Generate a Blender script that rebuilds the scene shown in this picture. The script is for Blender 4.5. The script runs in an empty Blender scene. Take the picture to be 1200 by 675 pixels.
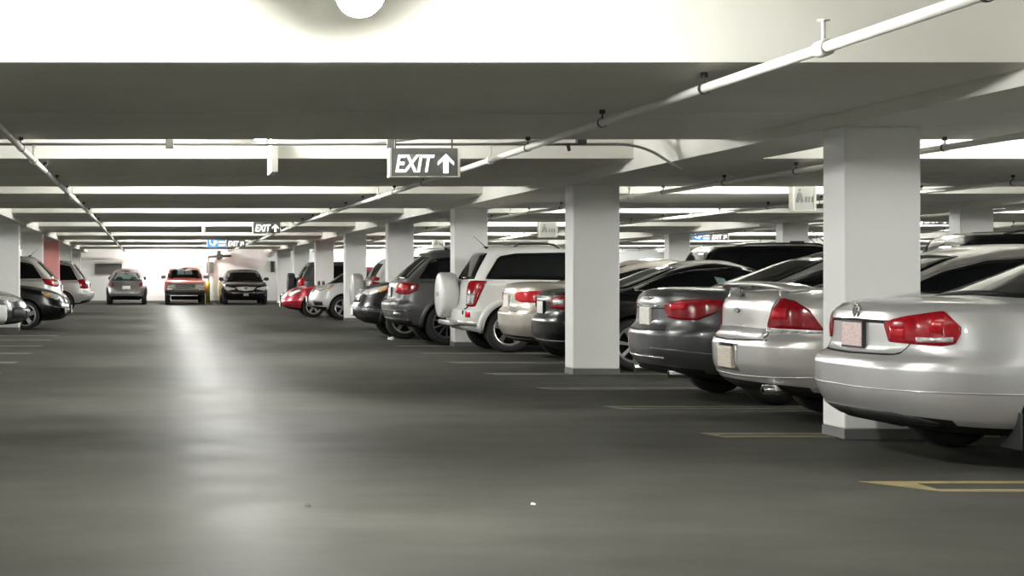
import bpy, bmesh, math, random
import numpy as np
from mathutils import Vector, Matrix
from mathutils.bvhtree import BVHTree
random.seed(7)
PI = math.pi
scene = bpy.context.scene
C = scene.collection

# ------------------------------------------------------------------ camera, world, exposure
S = 7.8                      # bay spacing
EYE = 1.23
U = S / 1900.0               # one pixel-unit (px * bays) in metres
cam_d = bpy.data.cameras.new('camera'); cam = bpy.data.objects.new('camera', cam_d); C.objects.link(cam)
cam.location = (0, 0, EYE); cam.rotation_euler = (PI/2, 0, 0)
cam_d.sensor_width = 36; cam_d.lens = 36*1900/1200
cam_d.shift_x = 423/1200; cam_d.shift_y = -15.5/1200
cam_d.clip_end = 300; cam_d.clip_start = 0.05
scene.camera = cam
world = bpy.data.worlds.new('world'); scene.world = world; world.use_nodes = True
world.node_tree.nodes['Background'].inputs[0].default_value = (0.9, 0.95, 1, 1)
world.node_tree.nodes['Background'].inputs[1].default_value = 0.02
vs = scene.view_settings
vs.view_transform = 'Standard'; vs.look = 'None'; vs.gamma = 1; vs.use_curve_mapping = False
vs.exposure = 1.82
LAMP = 560.0                  # radiance of a lamp globe
LAMP_COL = (1.0, 0.995, 0.96)

# ------------------------------------------------------------------ materials
MATS = {}
def mat(name, col, rough=0.5, metal=0.0, spec=0.5, coat=0.0, emit=0.0, ecol=None, noise=None, bump=0.0, flake=0.0, trans=0.0):
    if name in MATS: return MATS[name]
    m = bpy.data.materials.new(name); m.use_nodes = True; nt = m.node_tree; b = nt.nodes['Principled BSDF']
    b.inputs['Base Color'].default_value = (*col, 1); b.inputs['Roughness'].default_value = rough
    b.inputs['Metallic'].default_value = metal; b.inputs['Specular IOR Level'].default_value = spec
    b.inputs['Coat Weight'].default_value = coat; b.inputs['Coat Roughness'].default_value = 0.06
    b.inputs['Transmission Weight'].default_value = trans
    if emit: 
        b.inputs['Emission Color'].default_value = (*(ecol or col), 1); b.inputs['Emission Strength'].default_value = emit
    tc = nt.nodes.new('ShaderNodeTexCoord')
    n = nt.nodes.new('ShaderNodeTexNoise'); nt.links.new(tc.outputs['Object'], n.inputs['Vector'])
    sc, amt = noise or (6.0, 0.04)
    n.inputs['Scale'].default_value = sc; n.inputs['Detail'].default_value = 5
    r = nt.nodes.new('ShaderNodeValToRGB')
    r.color_ramp.elements[0].position = .3; r.color_ramp.elements[1].position = .7
    r.color_ramp.elements[0].color = (*[c*(1-amt) for c in col], 1)
    r.color_ramp.elements[1].color = (*[min(1, c*(1+amt)) for c in col], 1)
    nt.links.new(n.outputs['Fac'], r.inputs['Fac']); nt.links.new(r.outputs['Color'], b.inputs['Base Color'])
    if bump:
        bp = nt.nodes.new('ShaderNodeBump'); bp.inputs['Strength'].default_value = bump; bp.inputs['Distance'].default_value = .01
        nt.links.new(n.outputs['Fac'], bp.inputs['Height']); nt.links.new(bp.outputs['Normal'], b.inputs['Normal'])
    MATS[name] = m; return m

M_CEIL = mat('white_painted_concrete', (.64, .635, .585), .8, noise=(1.2, .05), bump=.1)
M_COL = mat('column_paint', (.72, .72, .70), .55, noise=(1.5, .04), bump=.06)
M_BAND = mat('grey_base_band', (.12, .12, .115), .6)
M_PINK = mat('pink_paint', (.70, .30, .28), .6)
M_WALL = mat('wall_paint', (.66, .68, .68), .7, noise=(.8, .05))
M_PIPE = mat('pipe_paint', (.66, .65, .61), .35)
M_IRON = mat('dark_iron', (.03, .03, .03), .6)
M_CONDUIT = mat('grey_conduit', (.22, .22, .21), .45, .3)
M_LAMP = mat('lamp_globe', (1, 1, 1), .5, emit=LAMP, ecol=LAMP_COL)
M_HOOD = mat('lamp_housing', (.5, .5, .48), .4, .2)
M_TYRE = mat('tyre_rubber', (.012, .012, .012), .75)
M_UNDER = mat('underbody_black', (.008, .008, .008), .8, spec=.2)
M_PLASTIC = mat('black_plastic', (.018, .018, .018), .5)
M_GLASS = mat('dark_tinted_glass', (.006, .007, .007), .05, spec=.10)
M_TEAL = mat('painted_light_glass', (.20, .30, .29), .06)  # opaque teal, paints the pale light seen in window panes
M_RED = mat('red_lamp_lens', (.23, .004, .009), .14, spec=.4, noise=(25, .3))
M_REDB = mat('bright_red_lens', (.48, .012, .02), .12, spec=.4, noise=(25, .2))
M_REDD = mat('mid_red_lens', (.33, .008, .014), .12, spec=.4, noise=(25, .2))
M_CLEAR = mat('clear_lamp_lens', (.42, .42, .41), .12, .3, noise=(30, .5))
M_AMBER = mat('amber_lens', (.75, .33, .08), .15, coat=1.0)
M_CHROME = mat('chrome', (.75, .75, .75), .12, 1.0)
M_ALLOY = mat('alloy_rim', (.50, .50, .50), .28, .9)
M_DALLOY = mat('dark_alloy_rim', (.16, .16, .17), .3, .8)
M_PLATE = mat('licence_plate_white', (.66, .64, .60), .4, noise=(60, .25))
M_PPLATE = mat('licence_plate_pinkish', (.58, .44, .42), .4, noise=(60, .25))
M_SIGN = mat('sign_dark_face', (.15, .155, .15), .5)
M_SIGNW = mat('sign_white_case', (.82, .82, .78), .5)
M_LETTER = mat('sign_lit_letters', (.8, .8, .78), .5, emit=.62, ecol=(1, 1, .95))
M_BLUE = mat('sign_blue_face', (.02, .13, .45), .5, emit=.35, ecol=(.05, .25, .8))
M_PED = mat('sign_pale_face', (.50, .51, .50), .5)
M_PEDG = mat('sign_grey_mark', (.20, .21, .20), .5)
M_LOUVRE = mat('louvre_grey', (.10, .10, .095), .6)
M_YELLOW = mat('yellow_paint', (.55, .48, .08), .5)
M_LITTER = mat('paper_litter', (.75, .74, .70), .8)
def paint(name, col, metal=.55, rough=.33):
    return mat('paint_' + name, col, rough, metal, coat=.8, noise=(3, .02))
P_SILVER = paint('silver', (.50, .50, .495), .6)
P_SILVERW = paint('warm_silver', (.52, .51, .485), .6)
P_CHAMP = paint('champagne', (.50, .47, .41), .6)
P_GREY = paint('dark_grey', (.07, .071, .073), .6)
P_MGREY = paint('mid_grey', (.12, .12, .123), .5)
P_BLACK = mat('paint_black', (.004, .004, .005), .25, 0, spec=.38, coat=.0)
P_WHITE = paint('white', (.60, .60, .585), .0, .4)
P_SILVERD = paint('shaded_silver', (.30, .30, .30), .6)  # silver darkened to paint in the shade of a backlit tail
P_RED = paint('red', (.42, .012, .03), .3)
P_ORED = paint('faded_red', (.72, .16, .12), .0, .45)
P_BEIGE = paint('dull_beige', (.20, .195, .15), .0, .6)

def floor_material():
    m = bpy.data.materials.new('sealed_concrete_floor'); m.use_nodes = True; nt = m.node_tree; b = nt.nodes['Principled BSDF']
    tc = nt.nodes.new('ShaderNodeTexCoord')
    def noise(scale, sx=1, sy=1, det=6):
        mp = nt.nodes.new('ShaderNodeMapping'); mp.inputs['Scale'].default_value = (sx, sy, 1)
        nt.links.new(tc.outputs['Object'], mp.inputs['Vector'])
        n = nt.nodes.new('ShaderNodeTexNoise'); n.inputs['Scale'].default_value = scale; n.inputs['Detail'].default_value = det
        n.inputs['Roughness'].default_value = .6
        nt.links.new(mp.outputs['Vector'], n.inputs['Vector']); return n
    n1 = noise(.35, 1, 1); n2 = noise(1.1, .7, 1.3); n3 = noise(60, 1, 1, 2)
    mix = nt.nodes.new('ShaderNodeMix'); mix.data_type = 'FLOAT'; mix.inputs[0].default_value = .5
    nt.links.new(n1.outputs['Fac'], mix.inputs[2]); nt.links.new(n2.outputs['Fac'], mix.inputs[3])
    r = nt.nodes.new('ShaderNodeValToRGB'); e = r.color_ramp.elements
    e[0].position = .36; e[0].color = (.044, .044, .0375, 1); e[1].position = .64; e[1].color = (.074, .0735, .063, 1)
    nt.links.new(mix.outputs[0], r.inputs['Fac'])
    m2 = nt.nodes.new('ShaderNodeMix'); m2.data_type = 'RGBA'; m2.blend_type = 'MULTIPLY'; m2.inputs[0].default_value = .18
    nt.links.new(r.outputs['Color'], m2.inputs[6]); nt.links.new(n3.outputs['Fac'], m2.inputs[7])
    nt.links.new(m2.outputs[2], b.inputs['Base Color'])
    rr = nt.nodes.new('ShaderNodeMapRange'); rr.inputs[1].default_value = .35; rr.inputs[2].default_value = .65
    rr.inputs[3].default_value = .36; rr.inputs[4].default_value = .50
    nt.links.new(n2.outputs['Fac'], rr.inputs[0]); nt.links.new(rr.outputs[0], b.inputs['Roughness'])
    b.inputs['Specular IOR Level'].default_value = .0
    out = nt.nodes['Material Output']; gl = nt.nodes.new('ShaderNodeBsdfGlossy'); gl.inputs['Roughness'].default_value = .36
    fr = nt.nodes.new('ShaderNodeFresnel'); fr.inputs['IOR'].default_value = 1.5
    ml = nt.nodes.new('ShaderNodeMath'); ml.operation = 'MULTIPLY'; ml.inputs[1].default_value = .10
    nt.links.new(fr.outputs[0], ml.inputs[0]); ms = nt.nodes.new('ShaderNodeMixShader')
    df = nt.nodes.new('ShaderNodeBsdfDiffuse'); nt.links.new(m2.outputs[2], df.inputs['Color'])
    nt.links.new(rr.outputs[0], gl.inputs['Roughness'])
    nt.links.new(ml.outputs[0], ms.inputs[0]); nt.links.new(df.outputs[0], ms.inputs[1]); nt.links.new(gl.outputs[0], ms.inputs[2])
    nt.links.new(ms.outputs[0], out.inputs['Surface'])
    bp = nt.nodes.new('ShaderNodeBump'); bp.inputs['Strength'].default_value = .12; bp.inputs['Distance'].default_value = .02
    n4 = noise(2.2, .5, 1.6, 3); nt.links.new(n4.outputs['Fac'], bp.inputs['Height']); nt.links.new(bp.outputs['Normal'], gl.inputs['Normal'])
    return m
M_FLOOR = floor_material()
def line_material():
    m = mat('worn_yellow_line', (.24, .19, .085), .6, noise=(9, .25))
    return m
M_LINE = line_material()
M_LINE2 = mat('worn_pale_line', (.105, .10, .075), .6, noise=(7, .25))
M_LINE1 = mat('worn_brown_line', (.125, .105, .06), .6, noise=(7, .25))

# ------------------------------------------------------------------ mesh helpers
def link(name, verts, faces, m, parent=None, smooth=False, mats=None, fm=None):
    me = bpy.data.meshes.new(name); me.from_pydata([tuple(v) for v in verts], [], faces)
    for q in (mats or [m]): me.materials.append(q)
    if fm: me.polygons.foreach_set('material_index', fm)
    if smooth: me.polygons.foreach_set('use_smooth', [True]*len(me.polygons))
    me.update()
    o = bpy.data.objects.new(name, me); C.objects.link(o)
    if parent: o.parent = parent
    return o
class MB:
    def __init__(s): s.v = []; s.f = []
    def add(s, v, f):
        n = len(s.v); s.v += [tuple(p) for p in v]; s.f += [tuple(i+n for i in q) for q in f]; return s
    def box(s, x0, x1, y0, y1, z0, z1):
        return s.add([(x0,y0,z0),(x1,y0,z0),(x1,y1,z0),(x0,y1,z0),(x0,y0,z1),(x1,y0,z1),(x1,y1,z1),(x0,y1,z1)],
                     [(0,3,2,1),(4,5,6,7),(0,1,5,4),(1,2,6,5),(2,3,7,6),(3,0,4,7)])
    def tube(s, pts, r, n=10, cap=True):
        pts = [Vector(p) for p in pts]; rings = []
        for i, p in enumerate(pts):
            d = (pts[min(i+1, len(pts)-1)] - pts[max(i-1, 0)]).normalized()
            a = Vector((0, 0, 1)) if abs(d.z) < .9 else Vector((1, 0, 0))
            u = d.cross(a).normalized(); w = d.cross(u)
            rr = r[i] if isinstance(r, (list, tuple)) else r
            rings.append([p + (u*math.cos(2*PI*k/n) + w*math.sin(2*PI*k/n))*rr for k in range(n)])
        v = [q for g in rings for q in g]; f = []
        for i in range(len(pts)-1):
            for k in range(n):
                f.append((i*n+k, i*n+(k+1) % n, (i+1)*n+(k+1) % n, (i+1)*n+k))
        if cap: f.append(tuple(range(n-1, -1, -1))); f.append(tuple((len(pts)-1)*n+k for k in range(n)))
        return s.add(v, f)
    def prism(s, poly, axis, a0, a1):
        # poly in 2D; axis 'y' -> poly is (x,z); 'x' -> (y,z); 'z' -> (x,y)
        def P(p, a): return {'y': (p[0], a, p[1]), 'x': (a, p[0], p[1]), 'z': (p[0], p[1], a)}[axis]
        n = len(poly); v = [P(p, a0) for p in poly] + [P(p, a1) for p in poly]
        f = [tuple(range(n)), tuple(range(2*n-1, n-1, -1))] + [(i, n+i, n+(i+1) % n, (i+1) % n) for i in range(n)]
        return s.add(v, f)
    def lathe(s, prof, n=32, axis='y', c=(0, 0, 0), sy=1):
        # prof: (r, a) along axis
        v = []
        for r, a in prof:
            for k in range(n):
                t = 2*PI*k/n
                if axis == 'y': v.append((c[0]+r*math.cos(t), c[1]+a*sy, c[2]+r*math.sin(t)))
                elif axis == 'x': v.append((c[0]+a*sy, c[1]+r*math.cos(t), c[2]+r*math.sin(t)))
                else: v.append((c[0]+r*math.cos(t), c[1]+r*math.sin(t), c[2]+a*sy))
        f = []
        for i in range(len(prof)-1):
            for k in range(n): f.append((i*n+k, i*n+(k+1) % n, (i+1)*n+(k+1) % n, (i+1)*n+k))
        return s.add(v, f)
    def build(s, name, m, parent=None, smooth=False, bevel=0):
        o = link(name, s.v, s.f, m, parent, smooth)
        bm = bmesh.new(); bm.from_mesh(o.data)
        if bevel:
            bmesh.ops.bevel(bm, geom=bm.edges[:], offset=bevel, segments=2, affect='EDGES', profile=.5)
        bmesh.ops.recalc_face_normals(bm, faces=bm.faces[:]); bm.to_mesh(o.data); bm.free()
        return o
def empty(name, loc, rz=0):
    o = bpy.data.objects.new(name, None); C.objects.link(o); o.location = loc; o.rotation_euler = (0, 0, rz); o.empty_display_size = .2
    return o
def tag(o, label, cat, group=None):
    o['label'] = label; o['category'] = cat
    if group: o['group'] = group
    return o
def struct(o): o['kind'] = 'structure'; return o
def text_mesh(body, size, bold=.0, shear=0.0):
    cu = bpy.data.curves.new('lettering', 'FONT'); cu.body = body; cu.size = size; cu.offset = bold; cu.shear = shear; cu.extrude = .004
    cu.align_x = 'LEFT'; cu.align_y = 'BOTTOM_BASELINE'
    ob = bpy.data.objects.new('tmp', cu); C.objects.link(ob)
    dg = bpy.context.evaluated_depsgraph_get(); me = bpy.data.meshes.new_from_object(ob.evaluated_get(dg))
    bpy.data.objects.remove(ob); return me
def text_obj(body, size, m, parent, x0, y, z0, width=None, bold=0, shear=0, name='lettering'):
    me = text_mesh(body, size, bold, shear)
    co = np.array([v.co[:] for v in me.vertices]); mn = co.min(0); mx = co.max(0)
    sx = (width/(mx[0]-mn[0])) if width else 1
    sz = size/(mx[1]-mn[1])
    for v in me.vertices:
        p = v.co.copy(); v.co = (x0+(p[0]-mn[0])*sx, y-p[2], z0+(p[1]-mn[1])*sz)
    me.materials.clear(); me.materials.append(m)
    o = bpy.data.objects.new(name, me); C.objects.link(o); o.parent = parent; return o

# ------------------------------------------------------------------ building shell
X0, X1 = -12.0, 40.0
Y0, Y1 = -6.0, 9.2*S
HB = [294, 295, 300, 300, 291, 281, 273, 266]
def hb(n): return EYE + (HB[max(0, min(n, 7))])*U
SLAB = 3.15
o = MB().box(X0, X1, Y0, Y1, -.2, 0).build('floor', M_FLOOR); struct(o)
o = MB().box(X0, X1, Y0, Y1, SLAB, SLAB+.2).build('ceiling', M_CEIL); struct(o)
o = MB().box(X0, X1, Y1, Y1+.2, 0, SLAB).build('wall_far', M_WALL); struct(o)
o = MB().box(X0, X1, Y0-.2, Y0, 0, SLAB).build('wall_back', M_WALL); struct(o)
o = MB().box(X0-.2, X0, Y0, Y1, 0, SLAB).build('wall_left', M_WALL); struct(o)
o = MB().box(X1, X1+.2, Y0, Y1, 0, SLAB).build('wall_right', M_WALL); struct(o)
o = MB().box(X0, X1, Y1-.02, Y1, 0, .09).build('baseboard_far', M_BAND); struct(o)
COLX = [-3.47, 5.19, 13.84, 22.49, 31.14]          # left face of each column line
CW, CD = .57, .40
tn = 0
for n in range(-1, 8):                          # wide slab bands across the garage
    y0 = (n+1.2)*S; y1 = (n+1.86)*S; h = hb(n); ym = (n+1.55)*S
    mb = MB().prism([(y0, SLAB), (y0, h+.02), (y0+.05, h+.012), (y0+.22, h), (ym-.02, h), (ym-.01, h-.008), (ym+.05, h-.008), (ym+.06, h), (y1-.05, h), (y1, h+.03), (y1, SLAB)], 'x', X0, X1)
    tn += 1; struct(mb.build('trim_%d' % tn, M_CEIL))
for cx in COLX:                                  # drop girders along the column lines
    mb = MB()
    for n in range(-1, 9):
        a = max(Y0, (n+.7)*S); b = min(Y1, (n+1.7)*S); g = hb(n) - .10
        mb.box(cx-.08, cx+CW+.08, a, b, g, SLAB)
    tn += 1; struct(mb.build('trim_%d' % tn, M_CEIL))

rown = ['left-hand row', 'right-hand row', 'second row beyond the parked cars', 'third row to the right', 'farthest row to the right']
ordn = ['nearest', 'second', 'third', 'fourth', 'fifth', 'sixth', 'seventh', 'eighth']
special = {(1, 1): 'big white square column standing behind the silver sedan nearest the camera',
           (1, 2): 'white square column standing clear in front of the black sedan, grey band at its foot',
           (1, 3): 'white column between the white spare-wheel SUV and the dark grey SUV',
           (0, 6): 'column painted pink in the left-hand row'}
for r, cx in enumerate(COLX):
    for k in range(1, 9):
        yf = (k+.555)*S; xx = cx
        if r == 0 and k < 4: continue
        if r >= 2 and (177+1900*cx/yf > 1230): continue
        c = empty('concrete_column', (xx+CW/2, yf+CD/2, 0))
        H = hb(k-1) - .12
        m = M_PINK if (r, k) == (0, 6) else M_COL
        MB().box(-CW/2, CW/2, -CD/2, CD/2, .075, H+.03).build('shaft', m, c, bevel=.012)
        MB().box(-CW/2-.004, CW/2+.004, -CD/2-.004, CD/2+.004, 0, .075).build('base_band', M_BAND, c)
        lab = special.get((r, k), 'white square column, %s from the camera of those visible in the %s' % (ordn[k-4 if r == 0 else k-1], rown[r]))
        if r >= 2: 
            vis = [q for q in range(1, 9) if 177+1900*COLX[r]/((q+.555)*S) <= 1230]
            lab = 'white square column, %s from the camera in the %s' % (ordn[vis.index(k)], rown[r])
        tag(c, lab, 'column')

# stall lines
def hairpin(x0, x1, yc, m, label, left=False, w=.24):
    if yc > 11: w = .19
    s = -1 if left else 1
    t = .10 if yc < 11 else .15
    e = x0 + s*(.30 if yc < 11 else .10)
    mb = MB()
    mb.prism([(x0, yc+w-.03), (x1, yc+w), (x1, yc+w-t), (e, yc+w-t-.02), (e, yc-w+t), (x1, yc-w+t), (x1, yc-w), (e-s*.02, yc-w)], 'z', .001, .004)
    o = mb.build('parking_line', m)
    tag(o, label, 'parking line'); return o
i = 0
bnd = [(9.42, 'yellow stall line nearest the camera, beside the silver sedan')]
names = {1: 'worn yellow stall line at the foot of the nearest column', 2: 'worn stall line between the spoilered silver sedan and the nearest column line',
         3: 'worn stall line between the two sedans behind the nearest column'}
ys = [9.42, 12.42, 15.0, 17.5, 20.1, 22.7, 25.3, 27.95]
ends = [4.2, 4.25, 4.22, 4.18, 4.15, 4.15, 4.2, 4.2]
labs = ['yellow hairpin stall line on the floor beside the nearest silver sedan', 'worn yellow stall line at the foot of the big near column',
        'worn stall line in front of the silver sedan with a spoiler', 'worn stall line reaching into the aisle in front of the dark grey sedan',
        'worn stall line at the foot of the second column', 'worn stall line in front of the black sedan behind the second column',
        'worn stall line in front of the champagne sedan', 'worn stall line in front of the white spare-wheel SUV']
for y, e, l in zip(ys, ends, labs):
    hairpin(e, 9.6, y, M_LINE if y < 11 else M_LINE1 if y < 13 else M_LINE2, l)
for y, l in zip([20.1, 22.7, 25.3, 27.95, 30.5, 32.7], ordn):
    hairpin(-1.85, -7, y, M_LINE2, 'worn pale stall line on the left side of the aisle, %s from the camera' % l, True)

# ------------------------------------------------------------------ ceiling lamps
lamp_proto = None
def make_lamp():
    r = empty('ceiling_lamp', (0, 0, 0))
    prof = [(.088*math.sin(PI*i/16), -.088*math.cos(PI*i/16)) for i in range(17)]
    prof[0] = (.0005, prof[0][1]); prof[-1] = (.0005, prof[-1][1])
    MB().lathe(prof, 24, 'z').build('globe', M_LAMP, r, True)
    hood = MB()
    hood.lathe([(.06, .075), (.075, .10), (.06, .14), (.02, .15), (.02, .9)], 20, 'z')
    hood.build('stem', M_HOOD, r, True)
    sh = MB(); ca, sa = math.cos(math.radians(27)), math.sin(math.radians(27))
    sh.lathe([(.001, .125), (.11, .12), (.125, .10), (.13, .10), (.115, .13), (.001, .135)], 24, 'y')
    sh.v = [(p[0], p[1]*ca-p[2]*sa, p[1]*sa+p[2]*ca) for p in sh.v]
    sh.build('shadow_disc', M_HOOD, r, True)  # disc added behind the globe to cast a soft shadow on the beam
    return r
LX = [-7.56, 1.09, 9.74, 18.39, 27.04, 35.69]
lamp_proto = make_lamp()
first = True
for n in range(-1, 9):
    for lx in LX:
        if first: l = lamp_proto; first = False
        else:
            l = lamp_proto.copy(); C.objects.link(l)
            for ch in lamp_proto.children:
                c2 = ch.copy(); C.objects.link(c2); c2.parent = l
        l.location = (lx, (n+1.07)*S, EYE+345*U - (.0 if n < 4 else hb(0)-hb(n)))
        if n == 0 and abs(lx-1.09) < .01: tag(l, 'bright round globe lamp on the ceiling recess nearest the camera', 'lamp')
        else: tag(l, 'round globe lamp in a ceiling recess, hidden behind a wide beam', 'lamp', 'globe lamps hidden in the ceiling recesses')

# ------------------------------------------------------------------ sprinkler pipes
def pz(y):                                     # pipe height follows the beams
    n = y/S - 1.5
    return float(np.interp(n, range(8), [EYE+q*U for q in HB])) - .095
def sprinkler_pipe(x, label, ya=2.0, yb=70.0, r=.028, dz=0):
    p = empty('sprinkler_pipe', (x, ya, 0))
    pts = [(0, y-ya, pz(y)+dz) for y in np.arange(ya, yb+.1, 1.3)]
    MB().tube(pts, r, 12).build('pipe_run', M_PIPE, p, True)
    for n in range(-1, 8):
        for f in (1.24, 1.52, 1.82):
            y = (n+f)*S
            if y < ya+.3 or y > yb-.3: continue
            z = pz(y)+dz
            mb = MB().lathe([(r+.005, -.012), (r+.009, -.012), (r+.009, .012), (r+.005, .012)], 14, 'y', (0, y-ya, z))
            mb.tube([(0, y-ya, z+r), (0, y-ya, hb(n)-.005)], .006, 6)
            mb.lathe([(.001, 0), (.022, 0), (.022, .03), (.001, .03)], 10, 'z', (0, y-ya, hb(n)-.03))
            mb.build('pipe_hanger', M_IRON, p)
        y = (n+2.02)*S
        if ya < y < yb:
            z = pz(y)+dz
            mb = MB().lathe([(r+.001, -.05), (r+.014, -.05), (r+.014, .05), (r+.001, .05)], 14, 'y', (0, y-ya, z))
            mb.tube([(0, y-ya, z), (0, y-ya, z+.13)], .012, 8)
            mb.lathe([(.001, .13), (.03, .135), (.03, .14), (.001, .145)], 12, 'z', (0, y-ya, z))
            mb.build('sprinkler_head', M_PIPE, p, True)
    return tag(p, label, 'pipe')
sprinkler_pipe(3.30, 'white sprinkler pipe running down the right side of the aisle over the exit sign')
sprinkler_pipe(-1.14, 'white sprinkler pipe running down the left side of the aisle ceiling')
sprinkler_pipe(6.95, 'sprinkler pipe above the rear ends of the parked cars behind the columns', 9.8)
sprinkler_pipe(10.45, 'sprinkler pipe above the middle of the double parking row', 15)
sprinkler_pipe(15.0, 'sprinkler pipe just beyond the second row of columns', 24)
sprinkler_pipe(20.0, 'sprinkler pipe over the next aisle to the right', 32)

# conduit across the second recess
cz = EYE + 310.5*U; cy = 2.03*S
cnd = empty('electrical_conduit', (-2.8, cy, cz))
def arc(p0, p1, p2, n=8):
    p0, p1, p2 = map(Vector, (p0, p1, p2)); return [(p0*(1-t)**2 + p1*2*t*(1-t) + p2*t*t) for t in [i/n for i in range(n+1)]]
pts = [(0, 0, 0), (7.6, 0, 0)] + arc((7.75, 0, 0), (8.0, 0, 0), (7.93, -.25, -.16))
MB().tube([(0, 0, 0), (7.35, 0, 0)] + arc((7.35, 0, 0), (7.6, 0, 0), (7.74, -.12, -.13)) + [(7.88, -.3, -.27)], .014, 10).build('conduit_run', M_CONDUIT, cnd, True)
for x0, x1 in ((2.85, 3.4), (4.2, 4.75)):
    MB().tube(arc((x0+2.8-.9, 0, 0), (x0+2.8-.6, 0, 0), (x0+2.8-.1, .3, .1), 8) + [(x1+2.6, .5, .30)], .012, 8).build('branch_conduit', M_CONDUIT, cnd, True)
for jx in (.18+2.8, 2.34+2.8, -.15+.3):
    MB().box(jx-.04, jx+.04, -.05, .03, -.045, .045).build('junction_box', M_CONDUIT, cnd, bevel=.006)
mb = MB(); mb.tube([(4.07+2.8, 0, 0), (4.07+2.8, -.05, -.06)], .018, 8); mb.build('conduit_fitting', M_IRON, cnd); mb = MB(); mb.box(4.15+2.8, 4.24+2.8, -.06, .02, .0, .07)
mb.build('conduit_fitting', M_IRON, cnd)
tag(cnd, 'thin grey conduit running across the ceiling recess above the nearest exit sign', 'conduit')

# ------------------------------------------------------------------ hanging signs
def arrow_poly(cx, cz, s, ang):
    P = [(0, .5), (.42, .08), (.42, -.10), (.13, .18), (.13, -.5), (-.13, -.5), (-.13, .18), (-.42, -.10), (-.42, .08)]
    c, q = math.cos(ang), math.sin(ang)
    return [(cx+s*(x*c+z*q), cz+s*(-x*q+z*c)) for x, z in P]
def sign_case(r, w, h, d=.10, face=None, face_name='face'):
    t = .022 if w > .5 else .034
    mb = MB(); mb.box(-w/2, -w/2+t, -d/2-.012, d/2+.012, -h, 0); mb.box(w/2-t, w/2, -d/2-.012, d/2+.012, -h, 0)
    mb.box(-w/2, w/2, -d/2-.006, d/2+.006, -h, -h+.010)
    mb.build('end_caps', M_SIGNW, r, bevel=.003)
    MB().box(-w/2+t, w/2-t, -d/2, d/2, -h+.01, 0).build(face_name, face or M_SIGN, r)
def hang_rods(r, w, up):
    mb = MB()
    for x in (-w*.4, w*.4): mb.tube([(x, 0, 0), (x, 0, up)], .008, 8)
    mb.build('hanging_rod', M_IRON, r)
def exit_sign(x, y, z, label, ang=0.0, w=.68, h=.28):
    r = empty('exit_sign', (x, y, z)); sign_case(r, w, h); hang_rods(r, w, SLAB-z)
    text_obj('EXIT', h*.60, M_LETTER, r, -w*.41, -.052, -h*.83, width=w*.55, bold=.003, shear=.22)
    MB().prism(arrow_poly(w*.30, -h*.53, h*.66, ang), 'y', -.056, -.050).build('arrow', M_LETTER, r)
    return tag(r, label, 'exit sign')
def at(px, py, d): return ((px-177)*d/1900, d, EYE+(322-py)*d/1900)
x, y, z = at(496.5, 174, 2.0*S); exit_sign(x, y, z, 'hanging dark exit sign with upward arrow nearest the camera')
x, y, z = at(312.5, 260, 5.0*S); exit_sign(x, y, z, 'smaller hanging exit sign with upward arrow farther down the aisle')
def aisle_pair(px, py, d, which, k=1.0):
    x, y, z = at(px, py, d)
    exit_sign(x, y, z, 'exit sign with slanted arrow beside a blue sign, %s' % which, ang=.6, w=.66*k, h=.27*k)
    r = empty('parking_sign', (x-.66*k, y, z)); r.scale = (k, 1, k); sign_case(r, .64, .27, face=M_BLUE); hang_rods(r, .6, (SLAB-z)/k)
    text_obj('P', .17, M_LETTER, r, -.09, -.052, -.215, width=.12, bold=.008)
    mb = MB(); mb.box(.07, .28, -.056, -.05, -.12, -.07); mb.box(.07, .28, -.056, -.05, -.22, -.17); mb.build('text_lines', M_LETTER, r)
    mb = MB(); mb.prism([(-.24, -.07), (-.20, -.07), (-.18, -.15), (-.13, -.16), (-.11, -.21), (-.14, -.22), (-.16, -.18), (-.22, -.18)], 'y', -.056, -.05)
    mb.lathe([(.001, 0), (.022, 0), (.022, .006), (.001, .006)], 12, 'y', (-.22, -.056, -.045)); mb.build('symbol', M_LETTER, r)
    tag(r, 'blue parking sign with white symbol, %s' % which, 'sign')
aisle_pair(276.5, 280.5, 7.0*S, 'at the far end of the aisle')
aisle_pair(842.5, 273, 6.0*S, 'in the next aisle over', .80)
x, y, z = at(1096, 250, 5.0*S); exit_sign(x, y, z, 'exit sign in the next aisle, partly hidden behind the big near column')
def edge_sign(px, py, d, h, label):
    x, y, z = at(px, py, d); r = empty('hanging_sign', (x, y, z))
    MB().box(-.032, .032, -.28, .28, -h, 0).build('sign_case', M_SIGNW, r)
    MB().tube([(0, .0, 0), (0, 0, SLAB-z)], .01, 8).build('hanging_rod', M_IRON, r)
    tag(r, label, 'sign')
edge_sign(319.5, 164, 2.096*S, .34, 'white sign box seen edge-on hanging from the second ceiling recess')
edge_sign(239.3, 262, 5.05*S, .26, 'small white sign box seen edge-on far down the aisle ceiling')
def ped_sign(px, py, d, w, h, label):
    x, y, z = at(px, py, d); r = empty('pedestrian_sign', (x, y, z)); sign_case(r, w, h, .12, M_PED); hang_rods(r, w, SLAB-z)
    k = w/.36
    mb = MB()
    mb.prism([(-.10*k, -h*.40), (-.07*k, -h*.33), (-.04*k, -h*.40), (-.01*k, -h*.68), (-.05*k, -h*.72), (-.07*k, -h*.6), (-.09*k, -h*.72), (-.13*k, -h*.68)], 'y', -.066, -.06)
    mb.lathe([(.001, 0), (.02*k, 0), (.02*k, .006), (.001, .006)], 12, 'y', (-.07*k, -.066, -h*.27))
    for q in (0.03, .075, .12): mb.box((q-.015)*k, (q+.012)*k, -.066, -.06, -h*.7, -h*.5)
    mb.build('pictogram', M_PEDG, r)
    tag(r, label, 'sign')
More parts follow.
